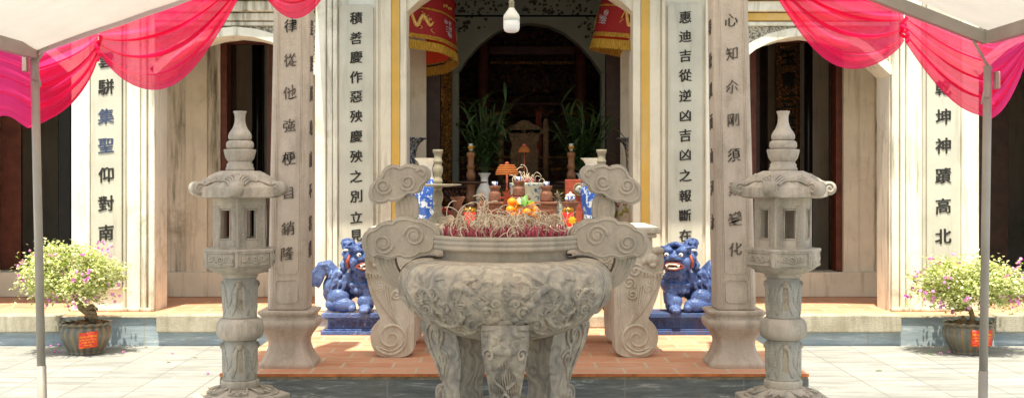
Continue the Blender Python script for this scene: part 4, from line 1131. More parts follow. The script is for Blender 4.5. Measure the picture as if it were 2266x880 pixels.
# oranges with leaves, in a dish
dish = thing('fruit_dish', 'low brass dish under the oranges', 'dish', (X(1154, 9.98), 9.98, TT))
MB().lathe([(.05, 0), (.055, .02), (.15, .05), (.155, .056), (.05, .03)], 30).build('bowl', M['gold'], dish)
OR = [(1133, 447, 10, 10.02), (1160, 446, 9.5, 10.05), (1174, 452, 9, 10.03), (1149, 463, 10.5, 9.93), (1166, 470, 10, 9.90), (1182, 464, 9.5, 9.97), (1129, 464, 9.5, 9.96), (1138, 478, 9.5, 9.89), (1185, 476, 9, 9.9), (1155, 482, 9, 9.87), (1148, 452, 9, 10.06)]
OL = ['topmost left orange of the pile', 'upper orange beside the green leaves', 'upper right orange under the green leaf', 'middle front orange of the pile', 'lower front orange of the pile', 'orange at the right edge of the pile', 'orange at the left edge of the pile', 'lowest left orange behind the incense curls', 'lowest right orange behind the incense curls', 'bottom orange half buried behind incense curls', 'hidden upper orange tucked behind the paper note']
for (px, py, r_, d), lab in zip(OR, OL):
    o = MB(); rad = r_ * d / F * 1.05; o.ball((0, 0, 0), (rad, rad, rad * .93), 20, 12); o = o.build('orange', M['orange'], None, loc=None)
    o.location = P(px, py, d); tag(o, lab, 'orange', 'oranges piled on the altar')
def leaf_mesh(L, w, bend=.3):
    mb = MB(); 
    def fn(u, v):
        hw_ = w * math.sin(math.pi * min(1, max(0, v * .94 + .04))) ** .8
        x = (u - .5) * 2 * hw_; return (x, L * v, -bend * L * v * v + abs(x) * .35)
    mb.grid(fn, 2, 7); return mb
lt = thing('orange_leaf', 'sprig of green orange leaves stuck in the fruit pile', 'leaf', P(1160, 456, 9.9))
for (rx, ry, rz, k) in ((70, 10, -20, 1.0), (40, 30, -70, .9), (75, -20, 40, .75), (20, 0, 100, .8)):
    o = leaf_mesh(.11 * k, .026 * k); o.xform(Matrix.Rotation(R(rz), 4, 'Z') @ Matrix.Rotation(R(rx), 4, 'X') @ Matrix.Rotation(R(ry), 4, 'Y')); o.build('leaf', M['leaf_bright'], lt)
nt_ = MB(); nt_.add([(0, 0, 0), (.05, 0, -.07), (.075, .01, -.055), (.03, .01, .02)], [(0, 1, 2, 3)], False); nt_ = nt_.build('paper_note', M['panel'], None); nt_.location = P(1142, 441, 9.9); m_ = nt_.modifiers.new('thick', 'SOLIDIFY'); m_.thickness = .001
tag(nt_, 'folded pale banknote tucked into the oranges', 'banknote')
# incense coils (orange cones of rings) on rust red holders
def incense_coil(px, ytop, ybot, rpx, d, label, zbase, figure):
    s = d / F; r = thing('incense_coil', label, 'incense coil', (X(px, d), d, zbase), 'cone shaped incense coils')
    n = 6; c = MB()
    for i in range(n):
        t_ = i / (n - 1); y = ytop + 4 + (ybot - ytop - 5) * t_; rr__ = rpx * math.sin(math.pi / 2 * (.45 + .55 * t_))
        z = Z(y, d) - zbase
        c.tube([(rr__ * s * math.cos(a * R(15)), rr__ * s * math.sin(a * R(15)), z + .0 * a) for a in range(25)], 1.75 * s * (rpx / 24), 8)
    c.build('coil', M['coil'], r)
    c = MB(); c.tube([(0, 0, 0.0), (0, 0, Z(ytop, d) - zbase)], 2.2 * s * (rpx / 24), 8); c.ball((0, 0, Z(ytop, d) - zbase), (5 * s, 5 * s, 4 * s)); c.build('holder', M['rust'], r)
    if figure:
        pts = []
        zc = Z(437, d) - zbase
        for i in range(18):
            a = 2 * math.pi * i / 18; q = (21 if i % 2 else 10) * s * (1 + .25 * math.sin(i * 2.3)); pts.append((q * math.cos(a) * .75, zc + q * math.sin(a) * 1.15))
        MB().prism(pts, -.016, .016).build('crane_figure', M['rust'], r, bevel=.004)
incense_coil(1122, 362, 386, 24, 10.15, 'large orange incense coil on a rust red stand in front of the cup stands', TT, True)
incense_coil(1160, 322, 337, 12.5, 12.6, 'small orange incense coil in front of the carved throne', 1.30, False)
# blue and white censer with curled ash
d = 10.75; s = d / F
cz = thing('censer', 'crackled blue and white china censer filled with curled incense ash', 'censer', (X(1165, d), d, TT))
k = (Z(404, d) - TT) / 90
MB().lathe([(a * s, h * k) for a, h in sm([(26, 0), (30, 8), (34, 40), (36, 74), (38, 84), (38, 90), (34, 90), (32, 80)], 1)], 36).build('bowl', M['censer'], cz)
MB().lathe([(33 * s, 84 * k), (0, 88 * k)], 24).build('ash_bed', M['sand'], cz)
# small items on the altar
rp = thing('maroon_pot', 'small maroon pot with a red comb shaped lid beside the left grey candlestick', 'pot', (X(980, 10.3), 10.3, TT))
s = 10.3 / F
MB().lathe([(a * s, h * s) for a, h in sm([(9, 0), (15, 8), (17, 20), (13, 30), (9, 33)], 2)], 26).build('body', M['maroon'], rp)
c = MB(); c.tube([(x_ * s, 0, z_ * s) for x_, z_ in sm([(-12, 26), (-4, 32), (4, 40), (8, 34), (14, 28), (17, 18)], 2)], 3.2 * s, 8); c.build('comb_lid', M['red'], rp)
pm = MB(); pm.ball((0, 0, 0), (.036, .036, .034), 18, 10); pm = pm.build('pomelo', M['ash'], None); pm.location = P(996, 484, 10.1); tag(pm, 'small pale yellow fruit beside the maroon pot', 'fruit')
for (px, py, d, lab, bs) in ((1066, 443, 10.5, 'grey dried flower head between the left candle glass and cup stand', 0), (1234, 440, 10.5, 'grey leafy dried bouquet in a pale pot left of the covered jar', 1)):
    r = thing('dried_flower', lab, 'dried flower', (X(px, d), d, TT), 'dried flowers on the altar'); zc = Z(py, d) - TT; c = MB(); q = random.Random(int(px))
    for i in range(60):
        a = q.uniform(0, 6.28); el = q.uniform(-.3, 1.2); L_ = q.uniform(.03, .075)
        l_ = leaf_mesh(L_, .009, -.2); l_.xform(Matrix.Translation((0, 0, zc + q.uniform(-.05, .03))) @ Matrix.Rotation(a, 4, 'Z') @ Matrix.Rotation(el, 4, 'X')); c.add(l_.v, l_.f)
    c.build('petals', M['throne_wood'] if bs == 0 else M['pit'], r)
    MB().lathe([(.035, 0), (.045, .03), (.04, zc - .04), (.02, zc)], 20).build('pot', M['censer'] if bs else M['stand_wood'], r)
yf = thing('yellow_flower', 'yellow star shaped flower leaning on the right candle glass', 'flower', P(1266, 487, 9.92)); c = MB()
for i in range(7):
    l_ = leaf_mesh(.035, .012, -.1); l_.xform(Matrix.Rotation(R(80), 4, 'X').inverted() @ Matrix.Rotation(i * .9, 4, 'Z')); c.add(l_.v, l_.f)
c.build('petals', M['sign_yellow'], yf)

# turned wooden candlesticks, plates and flower vases on the inner table
WC = [(15, 470), (15, 465), (9, 455), (8, 450), (11, 443), (11, 430), (8, 425), (9, 415), (10, 407)]
WC2 = [(6, 400), (9, 396), (10.5, 388), (9, 380), (6, 376), (9, 370), (9, 366), (7, 364), (7, 348), (9.5, 345), (9.5, 338), (6, 336)]
for (px, side) in ((1042, 'left'), (1264, 'right')):
    d = 12.55; s = d / F; zb = 1.30
    r = thing('wooden_candlestick', 'turned brown wooden candlestick with lotus cup on the %s of the inner table' % side, 'candlestick', (X(px, d), d, zb), 'wooden candlesticks'); k = s
    y0 = 400 + .30 * F / d
    MB().lathe([(a * s, max(0, (y0 - y)) * k if y < y0 else 0.0005 * (470 - y)) for a, y in sm(WC, 1)], 24).build('base', M['brown_wood'], r)
    MB().lathe([(12 * s, (y0 - 407) * k), (36 * s, (y0 - 404) * k), (36 * s, (y0 - 402) * k), (7 * s, (y0 - 400.5) * k)], 32).build('drip_plate', M['dark_wood'], r)
    MB().lathe([(a * s, (y0 - y) * k) for a, y in sm(WC2, 1)], 24).build('stem', M['brown_wood'], r)
    c = MB()
    for i in range(7):
        l_ = leaf_mesh(.075, .02, -.15); l_.xform(Matrix.Translation((0, 0, (y0 - 336) * k)) @ Matrix.Rotation(i * .9, 4, 'Z') @ Matrix.Rotation(R(50), 4, 'X')); c.add(l_.v, l_.f)
    c.build('lotus_cup', M['gold'], r)
    MB().lathe([(4 * s, (y0 - 334) * k), (5 * s, (y0 - 318) * k), (4 * s, (y0 - 318) * k)], 16).build('candle_socket', M['censer'], r)
for (px, side) in ((1072, 'left'), (1288, 'right')):
    d = 12.9; s = d / F; zb = 1.30; y0 = 400 + .30 * F / d
    r = thing('plant_vase', 'plain white vase on the %s half of the inner table' % side, 'vase', (X(px, d), d, zb), 'white vases holding bamboo sprays')
    MB().lathe([(a * s, (y0 - y) * s) for a, y in sm([(13, y0), (17, 452), (19, 440), (19, 428), (15, 416), (9, 408), (7.5, 398), (9, 390), (14, 384)], 2) + [(14.5, 383), (12, 384), (7, 394)]], 28).build('body', M['white'], r)
    pl_ = thing('bamboo_spray', 'dark green spray of long leaves standing in the %s white vase' % side, 'plant', (X(px, d), d, Z(384, d)), 'bamboo sprays'); q = random.Random(int(px)); st = MB(); lv = MB()
    for i in range(28):
        a = q.uniform(0, 6.28); sp = q.uniform(.03, .27); hgt = q.uniform(.28, .76)
        tip = Vector((sp * math.cos(a) * 1.15, sp * math.sin(a) * .7, hgt)); base = Vector((0, 0, -.12))
        pts = [base.lerp(tip, i_ / 8) + Vector((0, 0, .0)) + Vector((math.cos(a), math.sin(a), 0)) * (.03 * math.sin(i_ / 8 * 3)) for i_ in range(9)]
        pts = [Vector((p.x * (i_ / 8) ** .7 if i_ else 0, p.y * (i_ / 8) ** .7 if i_ else 0, p.z)) for i_, p in enumerate(pts)]
        st.tube(pts, .005, 5)
        for j in range(9):
            p = pts[3 + j * 5 // 8]; L_ = q.uniform(.14, .30)
            l_ = leaf_mesh(L_, .017, q.uniform(.2, .9)); l_.xform(Matrix.Translation(p) @ Matrix.Rotation(q.uniform(0, 6.28), 4, 'Z') @ Matrix.Rotation(q.uniform(.2, 1.25), 4, 'X')); lv.add(l_.v, l_.f)
    st.build('stems', M['leaf'], pl_); lv.build('foliage', M['leaf'], pl_)

# carved throne
d = 15.0; s = d / F; zb = 1.56
th = thing('carved_throne', 'carved wooden throne with crested back standing in the dark hall', 'throne', (X(1160, d), d, zb))
def tp(px, py): return ((px - 1160) * s, Z(py, d) - zb)
crest = smooth_closed([(1127, 400), (1131, 360), (1128, 335), (1134, 322), (1128, 310), (1127, 296), (1120, 288), (1129, 278), (1140, 276), (1148, 268), (1160, 265), (1172, 268), (1180, 276), (1192, 278), (1201, 288), (1194, 296), (1193, 310), (1187, 322), (1193, 335), (1190, 360), (1194, 400)], 2)
MB().prism([tp(*q_) for q_ in crest], -.02, .03).build('back_panel', M['throne_wood'], th, bevel=.012)
c = MB()
for (cc, r_, st_) in (((1145, 300), 9, 0), ((1176, 300), 9, 3), ((1160, 285), 8, 1), ((1145, 350), 9, 2), ((1176, 350), 9, 1), ((1160, 325), 12, 0)):
    c.tube([(tp(a, e_)[0], -.022, tp(a, e_)[1]) for a, e_ in spiral(cc, r_, 1.7, st_, 1, 26)], .008, 5)
c.build('carving', M['throne_wood'], th)
for px in (1108, 1208):
    x_ = (px - 1160) * s; MB().lathe([(.038, 0), (.036, tp(0, 292)[1]), (.042, tp(0, 288)[1]), (.042, tp(0, 284)[1]), (.034, tp(0, 281)[1]), (.038, tp(0, 272)[1]), (.022, tp(0, 264)[1]), (0, tp(0, 261)[1])], 18, (x_, 0, 0)).build('post', M['throne_wood'], th)
MB().box((1108 - 1160) * s, (1208 - 1160) * s, -.02, .02, tp(0, 296)[1], tp(0, 286)[1]).build('rail', M['throne_wood'], th, bevel=.006)
MB().box((1112 - 1160) * s, (1204 - 1160) * s, -.34, .05, .005, .06).build('seat', M['throne_wood'], th, bevel=.01)
# gilded altar fret behind the throne
af = thing('gilded_altar', 'low gilded fretwork altar behind the carved throne in the dark', 'altar', (X(1165, 16.6), 16.6, VZ))
for (y0_, y1_, mt) in ((350, 345, 'gilt'), (370, 352, 'gilt_dark'), (376, 371, 'gilt'), (395, 377, 'gilt_dark'), (520, 396, 'dark_wood')):
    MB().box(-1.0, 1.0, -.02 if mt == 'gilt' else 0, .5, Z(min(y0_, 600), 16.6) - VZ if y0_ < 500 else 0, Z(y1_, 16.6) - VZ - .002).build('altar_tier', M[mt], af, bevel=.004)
for px in (1080, 1263):
    b = thing('lion_pole', 'yellow carved beam end glimpsed %s the throne' % ('left of' if px < 1100 else 'right of'), 'carving', (X(px + 20, 16), 16.3, Z(252, 16)), 'yellow beams by the throne')
    c = MB(); sg = 1 if px < 1100 else -1; c.tube([(sg * -.15, 0, -.04), (0, 0, .02), (sg * .18, 0, .04)], [.035, .03, .02], 8); c.build('beam', M['gilt'], b); MB().box(-.02, .02, -.02, .02, -Z(252, 16) + Z(345, 16.3), 0).build('support', M['dark_wood'], b)
rl = thing('red_tablet', 'small red tablet shining in the dark above the throne', 'tablet', (X(1192, 16.9), 16.9, Z(345, 16.9)))
MB().box(-.04, .04, -.01, .01, 0, .62).build('tablet', M['rust'], rl, bevel=.005)

# tall porcelain floor vases
for (px, side) in ((893, 'left'), (1413, 'right')):
    d = 13.2; s = d / F; y0 = 400 + (1.6 - VZ) * F / d
    r = thing('floor_vase', ('tall dark patterned porcelain floor vase in the left half of the doorway' if side == 'left' else 'tall porcelain floor vase painted with red and yellow garden scenes'), 'floor vase', (X(px, d), d, VZ), 'tall floor vases')
    MB().lathe([(a * s, (y0 - y) * s) for a, y in sm([(30, y0), (32, 640), (30, 600), (40, 560), (52, 510), (54, 470), (50, 430), (36, 400), (28, 380)], 2)], 36).build('body', M['vase_paint' if side == 'right' else 'blue_white'], r)
    MB().lathe([(a * s, (y0 - y) * s) for a, y in sm([(28, 380.5), (26, 365), (27, 340), (33, 320), (44, 311)], 2) + [(44, 311), (45, 309.5)]], 36).build('neck', M['vase_dark'], r)
    MB().lathe([(44 * s, (y0 - 309.6) * s), (50 * s, (y0 - 308) * s), (50 * s, (y0 - 305) * s), (46 * s, (y0 - 305) * s), (30 * s, (y0 - 318) * s)], 36).build('lip', M['vase_dark'], r)
    if side == 'right':
        pn = MB(); pn.lathe([(a * s * 1.012, (y0 - y) * s) for a, y in sm([(27.5, 372), (27, 350), (30, 331), (33, 320)], 2)], 12); pn.build('painted_panel', M['vase_paint'], r)
# ceremonial parasols of red brocade, hanging just behind the arch
def parasol(cx_px, d, ynear, rad, label, tilt, pitch):
    zc = Z(ynear, d)
    r = thing('ceremonial_parasol', label, 'parasol', (X(cx_px, d), d, zc), 'red brocade parasols'); r.rotation_euler = (R(pitch), R(tilt), 0)
    hgt = .62; nb = 64
    def wall(u, v, k=1.0):
        a = u * 2 * math.pi; rr__ = rad * (1 + .05 * (1 - v)) * k * (1 + .012 * math.sin(a * 9)); return (rr__ * math.sin(a), -rr__ * math.cos(a), .10 + (hgt - .1) * v)
    c = MB(); c.grid(wall, nb, 6, True); c.build('drum', M['brocade'], r)
    c = MB(); c.grid(lambda u, v: wall(u, v, .985), nb, 6, True, True); c.build('lining', M['lining'], r)
    c = MB(); c.grid(lambda u, v: (rad * 1.05 * math.sin(u * 2 * math.pi) * (1 - v), -rad * 1.05 * math.cos(u * 2 * math.pi) * (1 - v), hgt + .12 * v), nb, 2); c.build('top', M['brocade'], r)
    for (v0, v1) in ((-.02, .07), (.60, .64)):
        c = MB(); c.grid(lambda u, v: wall(u, v0 + (v1 - v0) * v, 1.012), nb, 1, True); c.build('gold_band', M['gold'], r)
    c = MB()
    def fringe(u, v):
        a = u * 2 * math.pi; rr__ = rad * 1.055 * (1 + .012 * math.sin(a * 9) + .006 * math.sin(u * 1500) + .02 * (1 - v)); return (rr__ * math.sin(a), -rr__ * math.cos(a), .10 * v - .035 + (.006 * math.sin(u * 830) + .004 * math.sin(u * 1911)) * (1 - v))
    c.grid(fringe, 420, 2, True); c.build('fringe', M['fringe'], r)
    q = random.Random(int(cx_px))
    for k_ in range(10):   # embroidered dragons and clouds, stitched as coiled threads
        a0 = [R(30), R(66), R(-30), R(-66), R(110), R(145), R(-110), R(-145), R(180), R(0)][k_]; c = MB(); ww = .2
        def onw(x, z, out=1.014):
            a = a0 + x / rad; rr__ = rad * (1 + .05 * (1 - z)) * out * (1 + .012 * math.sin(a * 9)); return (rr__ * math.sin(a), -rr__ * math.cos(a), .10 + (hgt - .1) * z)
        if k_ % 2 == 0:
            c.tube([onw(-.15 + .3 * i / 30, .36 + .15 * math.sin(i * .42) * (1 - i / 60)) for i in range(31)], [.020 * (1 - abs(i - 14) / 22) + .004 for i in range(31)], 6, .5)
            for i in range(5): c.tube([onw(.06 + a, .40 + z) for a, z in spiral((q.uniform(-.04, .05), q.uniform(-.06, .1)), .03, 1.3, q.uniform(0, 6), 1, 16)], .0035, 4)
            for i in range(9): c.tube([onw(-.14 + .035 * i + .022 * math.cos(j * .8 + i), .36 + .15 * math.sin(i * 1.4) + .09 * (j / 5) * (1 if i % 2 else -1)) for j in range(6)], .004, 4)
            c.build('dragon_embroidery', M['thread_gold'], r)
        else:
            for i in range(5): c.tube([onw(a * 1.2, .33 + z * 1.6) for a, z in spiral((q.uniform(-.06, .06), q.uniform(-.08, .1)), .035, 1.5, q.uniform(0, 6), 1, 20)], .004, 4)
            for i in range(3): c.tube([onw(-.07 + .14 * j / 6, .25 + .05 * i + .01 * math.sin(j)) for j in range(7)], .004, 4)
            c.build('cloud_embroidery', M['thread_pale'], r)
        c = MB()
        for i in range(4): c.tube([onw(a, .80 + z * 1.5) for a, z in spiral((-.09 + i * .06, q.uniform(-.02, .02)), .025, 1.3, q.uniform(0, 6), 1, 16)], .004, 4)
        c.build('cloud_embroidery', M['thread_gold'] if k_ % 2 else M['thread_pale'], r)
    MB().tube([(0, 0, hgt), (0, 0, ZT - zc + .0)], .012, 8).build('pole', M['brown_wood'], r)
parasol(868, 13.22, 134, .66, 'red brocade ceremonial parasol with gold fringe and orange red lining, left side of the arch', 0, -8)
parasol(1455, 13.15, 124, .69, 'red brocade ceremonial parasol with gold fringe slanting behind the right side of the arch', 9, 3)
# hanging bulb
d = 8.95; s = d / F
bl = thing('light_bulb', 'large unlit white light bulb hanging from a cord above the urn', 'light bulb', (X(1132, d), d, Z(73, d)))
MB().lathe([(a * s, (73 - y) * s) for a, y in [(0, 73), (9, 72.6), (15, 70), (17.5, 65), (18, 58), (18, 46)]], 32).build('diffuser', M['bulb'], bl)
MB().lathe([(a * s, (73 - y) * s) for a, y in [(18.2, 46), (18, 38)] + sm([(17, 34), (12, 27), (7, 20), (6, 18)], 2)], 32).build('housing', M['white'], bl)
MB().lathe([(a * s, (73 - y) * s) for a, y in [(5.5, 18), (6, 17), (6, 8), (7, 6), (5, 2), (4, 0)]], 20).build('socket', M['copper'], bl)
MB().tube([(0, 0, 73 * s), (.003, 0, .6), (0, 0, 4.9 - Z(73, d))], .0045, 6).build('cord', M['black'], bl)

# ------------------------------------------------------------------ blue lions
LS = 11.45 / F
def lion(cx_px, mirror, label, mat_ped):
    d = 11.45; zt_ = .20
    root = thing('lion_statue', label, 'lion statue', (X(cx_px, d), d, PZ), 'blue guardian lions')
    mx = -1 if mirror else 1
    def q(px, py, y=0.0): return (mx * (px - 803) * LS, y, zt_ + (688 - py) * LS)
    U = LS
    def ball(mb, px, py, y, r, **k):
        r = r if isinstance(r, tuple) else (r, r, r); mb.ball(q(px, py, y), tuple(a * U for a in r), **k)
    b = MB()
    for (px, py, y, r) in ((744, 634, .02, 31), (757, 622, .01, 30), (772, 618, 0, 29), (788, 614, -.01, 29), (803, 615, -.03, 29), (815, 625, -.04, 26), (800, 640, -.02, 20), (775, 642, .03, 20), (735, 650, .04, 22)):
        ball(b, px, py, y, (r, r * .95, r))
    # haunches and paws
    ball(b, 752, 655, -.09, (25, 17, 20)); ball(b, 765, 672, -.13, (27, 13, 15)); ball(b, 783, 678, -.14, (10, 12, 9)); ball(b, 742, 672, -.08, (20, 15, 15))
    ball(b, 752, 660, .12, (25, 15, 24))
    for y in (-.12, .09):
        b.tube([q(812, 630, y * .6), q(818, 650, y), q(816, 672, y * 1.2)], [17 * U, 13 * U, 12 * U], 12); ball(b, 812, 679, y * 1.3 - .03, (14, 14, 9))
        for k in (-6, 0, 6): ball(b, 812 + k, 682, y * 1.3 - .085, (4, 6, 5.5))
    ball(b, 808, 664, -.16, (13, 10, 14))
    # neck and head turned to the viewer
    hy = -.10; hb = MB()
    ball(b, 802, 595, -.04, (28, 26, 24)); ball(hb, 802, 574, hy, (31, 27, 27)); ball(hb, 802, 590, hy - .05, (27, 20, 14)); ball(hb, 802, 597, hy - .07, (22, 16, 9))
    ball(hb, 802, 570, hy - .10, (20, 14, 8)); ball(hb, 802, 566, hy - .145, (11, 8, 8)); ball(hb, 795, 569, hy - .15, (5, 5, 4.5)); ball(hb, 809, 569, hy - .15, (5, 5, 4.5))
    for sx in (-1, 1):
        ball(hb, 802 + sx * 15, 552, hy - .08, (12, 10, 7)); ball(hb, 802 + sx * 24, 578, hy - .05, (10, 11, 12))
        hb.tube([q(802 + sx * 29, 560, hy), q(802 + sx * 36, 570, hy), q(802 + sx * 34, 590, hy)], [8 * U, 9 * U, 4 * U], 8)
    rr = random.Random(5)
    for i in range(15):   # curled mane knots
        a = math.pi * (i / 14); ball(hb, 802 + 29 * math.cos(a), 556 - 14 * math.sin(a), hy + .01 + .03 * math.sin(i * 2), 7.5)
    for i in range(9): ball(hb, 802 + 20 * math.cos(math.pi * i / 8), 552 - 14 * math.sin(math.pi * i / 8), hy - .05, 6)
    for i in range(12): ball(b, 776 + i * 4.8, 608 + 4 * math.sin(i * 1.7), hy - .02 + .02 * math.sin(i), 7.5)
    for i in range(10): ball(b, 784 + (i % 5) * 9, 628 + (i // 5) * 12, -.15 + .01 * (i % 3), 6.5)
    # wavy brow, cheek and beard strands
    for sx in (-1, 1):
        for k in range(4): hb.tube([q(802 + sx * (10 + 5 * k), 553 - k, hy - .105 + .012 * k), q(802 + sx * (17 + 5 * k), 546 - k, hy - .09 + .012 * k), q(802 + sx * (23 + 4 * k), 550, hy - .06 + .012 * k)], [2.6 * U, 3 * U, 1.2 * U], 6)
        for k in range(4): hb.tube([q(802 + sx * (21 + 2 * k), 576 + 4 * k, hy - .07 + .012 * k), q(802 + sx * (28 + k), 584 + 4 * k, hy - .04), q(802 + sx * (30 + k), 594 + 4 * k, hy - .02)], [2.4 * U, 3 * U, 1.2 * U], 6)
    for k in range(-4, 5): hb.tube([q(802 + k * 4.5, 595, hy - .115 + .004 * k * k), q(802 + k * 5, 604, hy - .105 + .004 * k * k), q(802 + k * 5.5 + 2, 612, hy - .07)], [2.6 * U, 2.8 * U, 1.2 * U], 6)
    pc = Vector(q(802, 575, hy + .03)); RM = Matrix.Translation(pc) @ Matrix.Rotation(R(24) * mx, 4, 'Z') @ Matrix.Translation(-pc)
    hb.xform(RM); b.add(hb.v, hb.f)
    # tail : arched plume
    b.tube([q(742, 618, .03), q(733, 600, .03), q(724, 590, .02), q(714, 592, .01), q(706, 606, 0), q(700, 622, -.01), q(690, 632, -.02)], [13 * U, 16 * U, 17 * U, 16 * U, 13 * U, 10 * U, 4 * U], 12)
    for k in range(-3, 4):
        b.tube([q(738 + k * 2, 608, -.05 + .005 * k), q(727 + k * 1.5, 590 + k * 2, -.06 + .008 * k), q(714 + k * 2, 594 + k * 3, -.07), q(704 + k * 3, 612 + k * 3, -.06), q(694 + k * 4, 630 + k * 2, -.04)], [4 * U, 4.5 * U, 4.5 * U, 4 * U, 2 * U], 6)
    # flank fur strands
    for i in range(30):
        x0, y0 = 738 + (i % 15) * 5, (596 if i < 15 else 614) + 5 * math.sin(i * 1.3); L_ = 20 + 8 * math.sin(i * 2.1)
        b.tube([q(x0, y0, -.095), q(x0 - 3, y0 + L_ * .4, -.122), q(x0 - 8, y0 + L_, -.125)], [2.6 * U, 3.6 * U, 1.2 * U], 6)
    body = b.build('body', M['lion_blue'], root, remesh=.0075, smooth_it=1)
    # cub climbing on the shoulder
    c = MB()
    c.tube([q(785, 600, -.05), q(776, 585, -.05), q(772, 568, -.05), q(773, 552, -.06)], [15 * U, 13 * U, 11 * U, 10 * U], 12)
    ball(c, 772, 544, -.075, (14, 13, 11)); ball(c, 772, 549, -.12, (10, 9, 6)); ball(c, 772, 538, -.11, (9, 7, 5)); ball(c, 772, 545, -.15, (4, 4, 3))
    for sx in (-1, 1): ball(c, 772 + sx * 12, 537, -.06, 5); ball(c, 772 + sx * 6, 536, -.115, 4.5)
    for i in range(7): ball(c, 761 + i * 3.7, 532 - 3 * math.sin(i * .6), -.06, 4)
    for k in range(5): ball(c, 766 + 4 * k, 560 + 7 * k, -.10 - .01 * (k % 2), 7)
    c.tube([q(766, 575, -.09), q(760, 585, -.12), q(766, 593, -.13)], [6 * U, 6 * U, 5 * U], 8)
    cub = c.build('cub', M['lion_blue'], root, remesh=.008, smooth_it=1)
    c = MB(); c.ball(q(772, 551.5, -.152), (8 * U, 3 * U, 2.6 * U)); c.build('cub_teeth', M['white'], cub)
    # mouth, teeth, eyes, ear linings
    c = MB()
    c.tube([q(780, 586, hy - .105), q(790, 579, hy - .145), q(802, 577, hy - .16), q(814, 579, hy - .145), q(824, 586, hy - .105), q(815, 591, hy - .135), q(802, 592.5, hy - .15), q(789, 591, hy - .135), q(780, 586, hy - .105)], 2.3 * U, 8)
    c.ball(q(802, 585, hy - .10), (19 * U, 9 * U, 7 * U))
    c.xform(RM); c.build('mouth', M['lion_red'], body)
    c = MB()
    c.tube([q(787, 583, hy - .135), q(795, 581, hy - .155), q(802, 580.5, hy - .16), q(809, 581, hy - .155), q(817, 583, hy - .135)], 2.6 * U, 6)
    c.tube([q(788, 589, hy - .13), q(796, 589.5, hy - .15), q(802, 590, hy - .153), q(808, 589.5, hy - .15), q(816, 589, hy - .13)], 2.6 * U, 6)
    for sx in (-1, 1): c.tube([q(802 + sx * 13, 582, hy - .15), q(802 + sx * 13.5, 589, hy - .15)], [3 * U, 1 * U], 6)
    c.xform(RM); c.build('teeth', M['white'], body)
    for sx in (-1, 1):
        e_ = MB(); e_.ball(q(802 + sx * 16, 561, hy - .112), (5.2 * U, 3.6 * U, 4.6 * U)); e_.xform(RM); eo = e_.build('eye', M['white'], body)
        e_ = MB(); e_.ball(q(802 + sx * 15.5, 561, hy - .128), (1.9 * U, 1.4 * U, 1.9 * U)); e_.xform(RM); e_.build('pupil', M['black'], eo)
        e_ = MB(); e_.tube([q(802 + sx * 32, 562, hy - .035), q(802 + sx * 37, 575, hy - .04), q(802 + sx * 34, 592, hy - .03)], [2.5 * U, 4 * U, 1.5 * U], 8); e_.xform(RM); e_.build('ear_lining', M['lion_red'], body)
    e_ = MB(); e_.tube([q(779, 590, -.13), q(774, 600, -.12), q(771, 611, -.11)], [2.5 * U, 3.4 * U, 1.5 * U], 8); e_.build('collar_ribbon', M['white'], body)
    # pedestal
    p_ = MB(); w = 85 * U; dd = .20
    for (k0, z0, z1) in ((1.0, .158, .20), (.93, .142, .159), (.86, .052, .143), (.93, .038, .053), (1.02, 0, .039)):
        p_.box(-w * k0, w * k0, -dd - w * (k0 - 1), dd + w * (k0 - 1), z0, z1)
    po = p_.build('pedestal', M[mat_ped], root, bevel=.006)
    c = MB()
    for i in range(9):
        cx_ = -w * .75 + i * w * 1.5 / 8; c.tube([(a, -dd + w * .14 - .001, z) for a, z in spiral((cx_, .098), .026, 1.6, i, 1 if i % 2 else -1, 20)], .005, 5)
    c.build('carving', M['lion_dark'], po)
lion(803, False, 'bright blue glazed guardian lion with plume tail and cub, left of the altar table', 'lion_blue')
lion(1497, True, 'blue glazed guardian lion with open red mouth facing front, right of the altar table', 'lion_dark')

